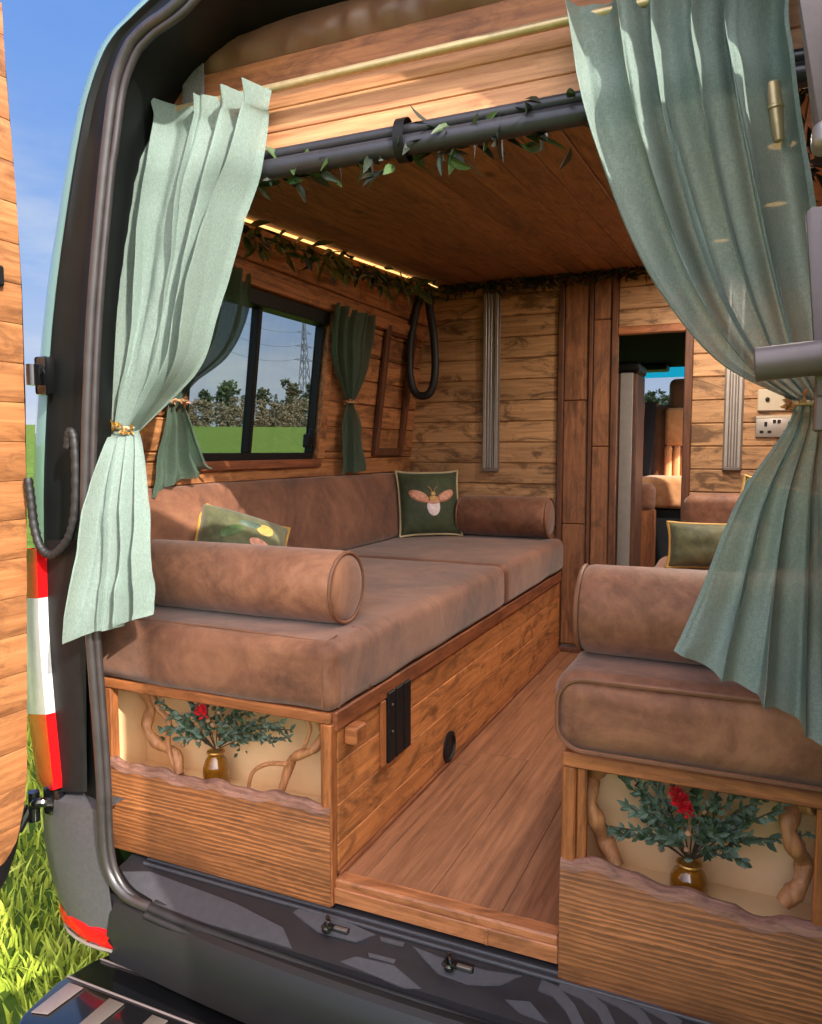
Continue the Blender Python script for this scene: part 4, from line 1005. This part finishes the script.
# ------------------------------------------------------------------ cab beyond the bulkhead
z1 = at(655, 369, 'y', 3.7).z
m = MB(); m.box((-.7, 2.16, z1+.006), (1.17, 3.7, z1+.07), .01); m.build('cab_headliner', M['void'], van)
m = MB(); m.rbox((-.2, 3.45, z1-.03), (.28, 3.62, z1+.006), .012, 4); m.build('cab_console', M['black'], van)
wz0, wz1 = at(650, 378, 'y', 4.1).z, at(650, 366, 'y', 4.1).z
m = MB(); m.box((-.7, 4.10, wz0), (1.17, 4.105, wz1+.05)); m.build('windscreen_tint', M['blueglass'], van)
m = MB(); m.box((-.7, 4.10, .55), (1.17, 4.105, wz0)); m.build('windscreen', M['clear'], van)
m = MB(); m.rbox((-.72, 3.75, .1), (1.19, 4.15, .56), .06, 6); m.build('dashboard', M['black'], van)
cs = thing('passenger_chair', 'tan pleated cab seat with a dark headrest through the bulkhead opening', 'seat', (.42, 3.05, 0))
s0 = at(650, 405, 'y', 3.0); s1 = at(702, 478, 'y', 3.0); xs0, zs1 = s0.x, s0.z; zs0 = s1.z
m = MB(); m.rbox((xs0+.005, 2.98, zs0-.1), (xs0+.46, 3.12, zs1), .05, 8); m.build('backrest', M['seatd'], cs)
m = MB()
for i in range(7): m.rbox((xs0+.085+i*.042, 2.955, zs0-.06), (xs0+.125+i*.042, 3.0, zs0+.17), .016, 4)
m.rbox((xs0+.085, 2.958, zs0+.168), (xs0+.375, 3.0, zs1-.02), .02, 6); m.build('pleated_panel', M['seat'], cs)
h0 = at(669, 411, 'y', 3.02); h1 = at(704, 378, 'y', 3.02)
m = MB(); m.rbox((h0.x, 2.98, h0.z), (h0.x+.26, 3.07, h1.z), .035, 6); m.build('headrest', M['seatd'], cs)
q0 = at(655, 478, 'y', 2.8); q1 = at(655, 506, 'y', 2.6)
m = MB(); m.rbox((xs0-.02, 2.70, q1.z-.02), (xs0+.5, 3.1, q1.z+.14), .035, 8); m.build('seat_pad', M['seat'], cs)
m = MB(); m.box((xs0+.02, 2.76, .0), (xs0+.45, 3.1, q1.z-.02), .01); m.build('seat_base', M['black'], cs)
b0, b1 = at(651, 402, 'y', 2.93), at(645, 476, 'y', 2.90)
m = MB(); m.grid([[b0+V((-.03, 0, 0)), b0+V((.03, 0, 0))], [b0.lerp(b1, .5)+V((-.025, -.01, 0)), b0.lerp(b1, .5)+V((.03, -.01, 0))], [b1+V((-.03, 0, 0)), b1+V((.02, 0, 0))]]); m.build('seat_belt', M['tube'], cs)
c0 = at(641, 404, 'y', 3.3); m = MB(); m.box((c0.x-.12, 3.3, .2), (c0.x+.12, 3.36, c0.z), .02); tag(m.build('cab_door_card', M['seat']), 'pale tan panel in the cab left of the pleated seat', 'panel')
tc_ = thing('tall_cabinet', 'tall dark-edged cabinet with a grey end panel inside the opening', 'cabinet', (.2, 2.5, 0))
z1 = at(628, 366, 'y', 2.3).z; p0x = at(635, 500, 'y', 2.32).x
m = MB(); m.box((-.02, 2.312, 0), (p0x, 2.57, z1-.03), .006); m.build('carcass', M['dpost'], tc_)
m = MB(); m.box((.195, 2.30, .0), (.252, 2.312, z1-.03), .002); m.build('grey_end_panel', M['alu'], tc_)
m = MB(); m.rbox((-.03, 2.298, z1-.032), (p0x+.008, 2.575, z1+.022), .02, 6); m.build('dark_top', M['black'], tc_)
pe = thing('end_panel', 'low wooden end panel with a brown padded top inside the opening', 'panel', (.33, 2.62, 0))
p0, p1, p2 = at(639, 512, 'y', 2.6), at(655, 484, 'y', 2.6), at(655, 512, 'y', 2.6)
m = MB(); m.box((p0.x, 2.6, 0), (p2.x, 2.66, p2.z+.01), .004); m.build('wood_panel', M['post'], pe)
m = MB(); m.rbox((p0.x-.01, 2.585, p2.z), (p1.x, 2.675, p1.z), .035, 6); m.build('padded_top', M['suede2'], pe)

# ------------------------------------------------------------------ outdoors
GZ = -.65
def gh(x, y): r = math.hypot(x, y); return GZ+.05*max(0, min(r, 95)-7)*min(1, max(0, r-7)/12)
m = MB(); rows = []
for r in [0.01, 1.5, 3, 5, 7, 9, 11, 13, 15, 17, 19, 22, 30, 40, 50, 60, 70, 80, 88, 95, 120, 200, 400]:
    rows.append([V((r*math.cos(2*PI*i/72), r*math.sin(2*PI*i/72), gh(r, 0))) for i in range(72)])
m.grid(rows, closed=True); tag(m.build('ground', M['turf']), 'green grass field around the van', 'ground', kind='structure')
random.seed(31); m = MB()
def blade(x, y, h):
    a = random.uniform(0, 2*PI); w = random.uniform(.004, .009); dx, dy = math.cos(a)*w, math.sin(a)*w; ln = random.gauss(0, .45)*h; lm = random.gauss(0, .45)*h
    p_ = [V((x-dx, y-dy, GZ-.002)), V((x+dx, y+dy, GZ-.002)), V((x+dx*.7+ln*.4, y+dy*.7+lm*.4, GZ+h*.6)), V((x-dx*.7+ln*.4, y-dy*.7+lm*.4, GZ+h*.6)), V((x+ln, y+lm, GZ+h))]
    v = [m.bm.verts.new(q) for q in p_]; m.bm.faces.new((v[0], v[1], v[2], v[3])); m.bm.faces.new((v[3], v[2], v[4]))
for i in range(42000):
    y = -.7+random.random()**1.4*7.0; x = -.72-random.random()**1.3*3.2*(1+.5*max(0, y))
    if mnoise.noise(V((x*2.5, y*2.5, 0))) < -.35 and random.random() < .7: continue
    blade(x, y, random.uniform(.03, .085)*(1+.5*mnoise.noise(V((x*3, y*3, 5)))))
tag(m.build('grass_blades', M['blade'], smooth=False), 'short tufty grass beside the left of the van', 'grass', kind='stuff')
def tree(label, px, D, top_px, w_px, fol, kind, seed, group='trees beyond the field'):
    random.seed(seed); b = at(px, 428, 'x', -D) if kind != 'front' else at(px, 428, 'y', D)
    dist = (b-CAM).dot(FW); s = dist/F; g0 = gh(b.x, b.y); top = b.z+(428-top_px)*s; w = w_px*s; H_ = top-g0
    t = thing('conifer_tree' if fol == 'pine' else 'bare_tree', label, 'tree', (b.x, b.y, g0), group)
    m = MB(); m.tube([V((b.x, b.y, g0-.05)), V((b.x+.1, b.y, g0+H_*.5)), V((b.x, b.y, g0+H_*.92))], [H_*.03, H_*.02, H_*.006], 8); m.build('trunk', M['trunk'], t)
    m = MB()
    cl = []
    for i in range(34):
        f_ = random.uniform(.16, 1); r_ = (w/2)*(1-.5*f_ if fol == 'pine' else 1-.4*abs(f_-.5)); a = random.uniform(0, 2*PI); q = r_*math.sqrt(random.random())
        cl.append((V((b.x+q*math.cos(a), b.y+q*math.sin(a), g0+H_*f_*.94)), w*random.uniform(.13, .2)))
    for c_, r_ in cl:
        for k_ in range(30):
            d = V((random.gauss(0, 1), random.gauss(0, 1), random.gauss(0, .7))); d.normalize()
            m.leaf(c_+d*r_*random.uniform(.2, .9), d+V((0, 0, .3)), V((random.uniform(-1, 1), random.uniform(-1, 1), 1)), r_*random.uniform(.6, 1.0), r_*random.uniform(.45, .8))
    m.build('foliage', M[fol], t); return t
TR = [(190, 104, 405, 16), (207, 88, 392, 20), (228, 96, 382, 28), (249, 88, 396, 20), (263, 98, 388, 22), (277, 88, 396, 18), (291, 98, 379, 26), (309, 88, 384, 22), (324, 98, 388, 20), (341, 88, 386, 20), (172, 88, 396, 20)]
for i, (px, D, tp, w_) in enumerate(TR): tree('dark conifer in the tree line seen through the side window', px, D, tp, w_, 'pine', '', 50+i)
for i, px in enumerate(range(170, 350, 13)): tree('brown bare tree in the tree line seen through the side window', px, 68+5*(i % 3), 404-(i*7 % 9), 14, 'bush', '', 80+i, 'bare trees beyond the field')
for i, (px, D, tp, w_) in enumerate([(628, 70, 398, 18), (640, 80, 393, 20), (654, 60, 392, 24), (668, 75, 396, 20)]): tree('tree far ahead seen through the windscreen', px, D, tp, w_, 'pine', 'front', 120+i, 'trees beyond the windscreen')
# pylon
pb = at(305, 418, 'x', -230); s_ = (pb-CAM).dot(FW)/F; ph_ = (426-330)*s_; pw = 15*s_
PZ = gh(pb.x, pb.y); py_ = thing('pylon', 'tall lattice pylon rising behind the trees through the side window', 'pylon', (pb.x, pb.y, PZ))
m = MB(); r_ = .24; lv = [0, .2, .38, .52, .64, .74, .83, .91, 1.0]
def pc(f_, i): w_ = pw*.5*(1-f_)**1.2+pw*.06; return V((pb.x+w_*(1 if i in (0, 3) else -1), pb.y+w_*(1 if i < 2 else -1), PZ+(ph_+pb.z-PZ)*f_))
for i in range(4):
    for a, b in zip(lv, lv[1:]):
        m.tube([pc(a, i), pc(b, i)], r_, 5); m.tube([pc(a, i), pc(b, (i+1) % 4)], r_*.7, 5); m.tube([pc(a, (i+1) % 4), pc(b, i)], r_*.7, 5)
m.build('lattice', M['pylon'], py_)
m = MB()
arms = []
for f_, l_ in ((.68, 7), (.79, 6), (.90, 5)):
    z = PZ+(ph_+pb.z-PZ)*f_
    for sg in (-1, 1):
        m.tube([V((pb.x, pb.y, z)), V((pb.x+sg*l_*.3, pb.y+sg*l_, z))], r_, 5); m.tube([V((pb.x, pb.y, z+1.6)), V((pb.x+sg*l_*.3, pb.y+sg*l_, z))], r_*.8, 5); arms.append(V((pb.x+sg*l_*.3, pb.y+sg*l_, z)))
m.build('cross_arms', M['pylon'], py_)
for i, a in enumerate(arms[::2]):
    e = a+V((30, -140, 2)); m = MB(); m.tube([a.lerp(e, k_/14)-V((0, 0, 7*4*(k_/14)*(1-k_/14))) for k_ in range(15)], .09, 5)
    tag(m.build('power_line', M['pylon']), ('lowest', 'middle', 'topmost')[i]+' thin power line crossing the sky from the pylon', 'cable', 'power lines from the pylon')

# ------------------------------------------------------------------ light
SUN = V((-1, .58, -.72)).normalized()
sd = bpy.data.lights.new('sun', 'SUN'); sd.energy = 4.6; sd.angle = math.radians(.6); sd.color = (1, .93, .82)
so = bpy.data.objects.new('sun', sd); C.objects.link(so); so.rotation_euler = SUN.to_track_quat('-Z', 'Y').to_euler(); so.location = (6, -4, 5)
wd = bpy.data.worlds.new('sky'); bpy.context.scene.world = wd; wd.use_nodes = True
N = wd.node_tree.nodes; Lk = wd.node_tree.links; N.clear()
def nd(t, **kw):
    n = N.new(t)
    for k_, v in kw.items(): setattr(n, k_, v)
    return n
tc = nd('ShaderNodeTexCoord'); sx = nd('ShaderNodeSeparateXYZ'); Lk.new(tc.outputs['Generated'], sx.inputs[0])
rp = nd('ShaderNodeValToRGB'); Lk.new(sx.outputs['Z'], rp.inputs[0]); e = rp.color_ramp.elements
e[0].position = 0; e[0].color = lin((167, 175, 187)); e[1].position = 1; e[1].color = lin((55, 94, 167))
for p_, c_ in ((.10, (148, 162, 186)), (.22, (117, 145, 187)), (.42, (87, 125, 184))): q = e.new(p_); q.color = lin(c_)
mp = nd('ShaderNodeMapping'); mp.inputs['Scale'].default_value = (1, 1, 3.4); Lk.new(tc.outputs['Generated'], mp.inputs[0])
nz = nd('ShaderNodeTexNoise'); nz.inputs['Scale'].default_value = 3.1; nz.inputs['Detail'].default_value = 7; nz.inputs['Roughness'].default_value = .58; Lk.new(mp.outputs[0], nz.inputs['Vector'])
cr_ = nd('ShaderNodeValToRGB'); Lk.new(nz.outputs[0], cr_.inputs[0]); cr_.color_ramp.elements[0].position = .48; cr_.color_ramp.elements[1].position = .72
lo = nd('ShaderNodeValToRGB'); Lk.new(sx.outputs['Z'], lo.inputs[0]); lo.color_ramp.elements[0].position = .12; lo.color_ramp.elements[0].color = (1, 1, 1, 1); lo.color_ramp.elements[1].position = .40; lo.color_ramp.elements[1].color = (.05, .05, .05, 1)
mu = nd('ShaderNodeMath', operation='MULTIPLY'); Lk.new(cr_.outputs[0], mu.inputs[0]); Lk.new(lo.outputs[0], mu.inputs[1])
cm = nd('ShaderNodeMix', data_type='RGBA'); Lk.new(mu.outputs[0], cm.inputs[0]); Lk.new(rp.outputs[0], cm.inputs[6]); cm.inputs[7].default_value = lin((181, 184, 189))
# brighter sky round the sun
dt = nd('ShaderNodeVectorMath', operation='DOT_PRODUCT'); Lk.new(tc.outputs['Generated'], dt.inputs[0]); dt.inputs[1].default_value = tuple(-SUN)
gr = nd('ShaderNodeValToRGB'); Lk.new(dt.outputs['Value'], gr.inputs[0]); g_ = gr.color_ramp.elements
g_[0].position = 0; g_[0].color = (0, 0, 0, 1); g_[1].position = 1; g_[1].color = (4.2, 3.9, 3.5, 1); q = g_.new(.55); q.color = (1.15, 1.1, 1.03, 1)
ad = nd('ShaderNodeMix', data_type='RGBA', blend_type='ADD'); ad.inputs[0].default_value = 1; Lk.new(cm.outputs[2], ad.inputs[6]); Lk.new(gr.outputs[0], ad.inputs[7])
bg = nd('ShaderNodeBackground'); bg.inputs['Strength'].default_value = 1.0; Lk.new(ad.outputs[2], bg.inputs[0])
ow = nd('ShaderNodeOutputWorld'); Lk.new(bg.outputs[0], ow.inputs[0])
S = bpy.context.scene
S.view_settings.view_transform = 'Standard'; S.view_settings.look = 'None'; S.view_settings.exposure = .78; S.view_settings.gamma = 1
S.view_settings.use_curve_mapping = False
S.cycles.max_bounces = 10; S.cycles.diffuse_bounces = 6; S.cycles.transparent_max_bounces = 24; S.cycles.caustics_reflective = False; S.cycles.caustics_refractive = False
S.cycles.use_denoising = True
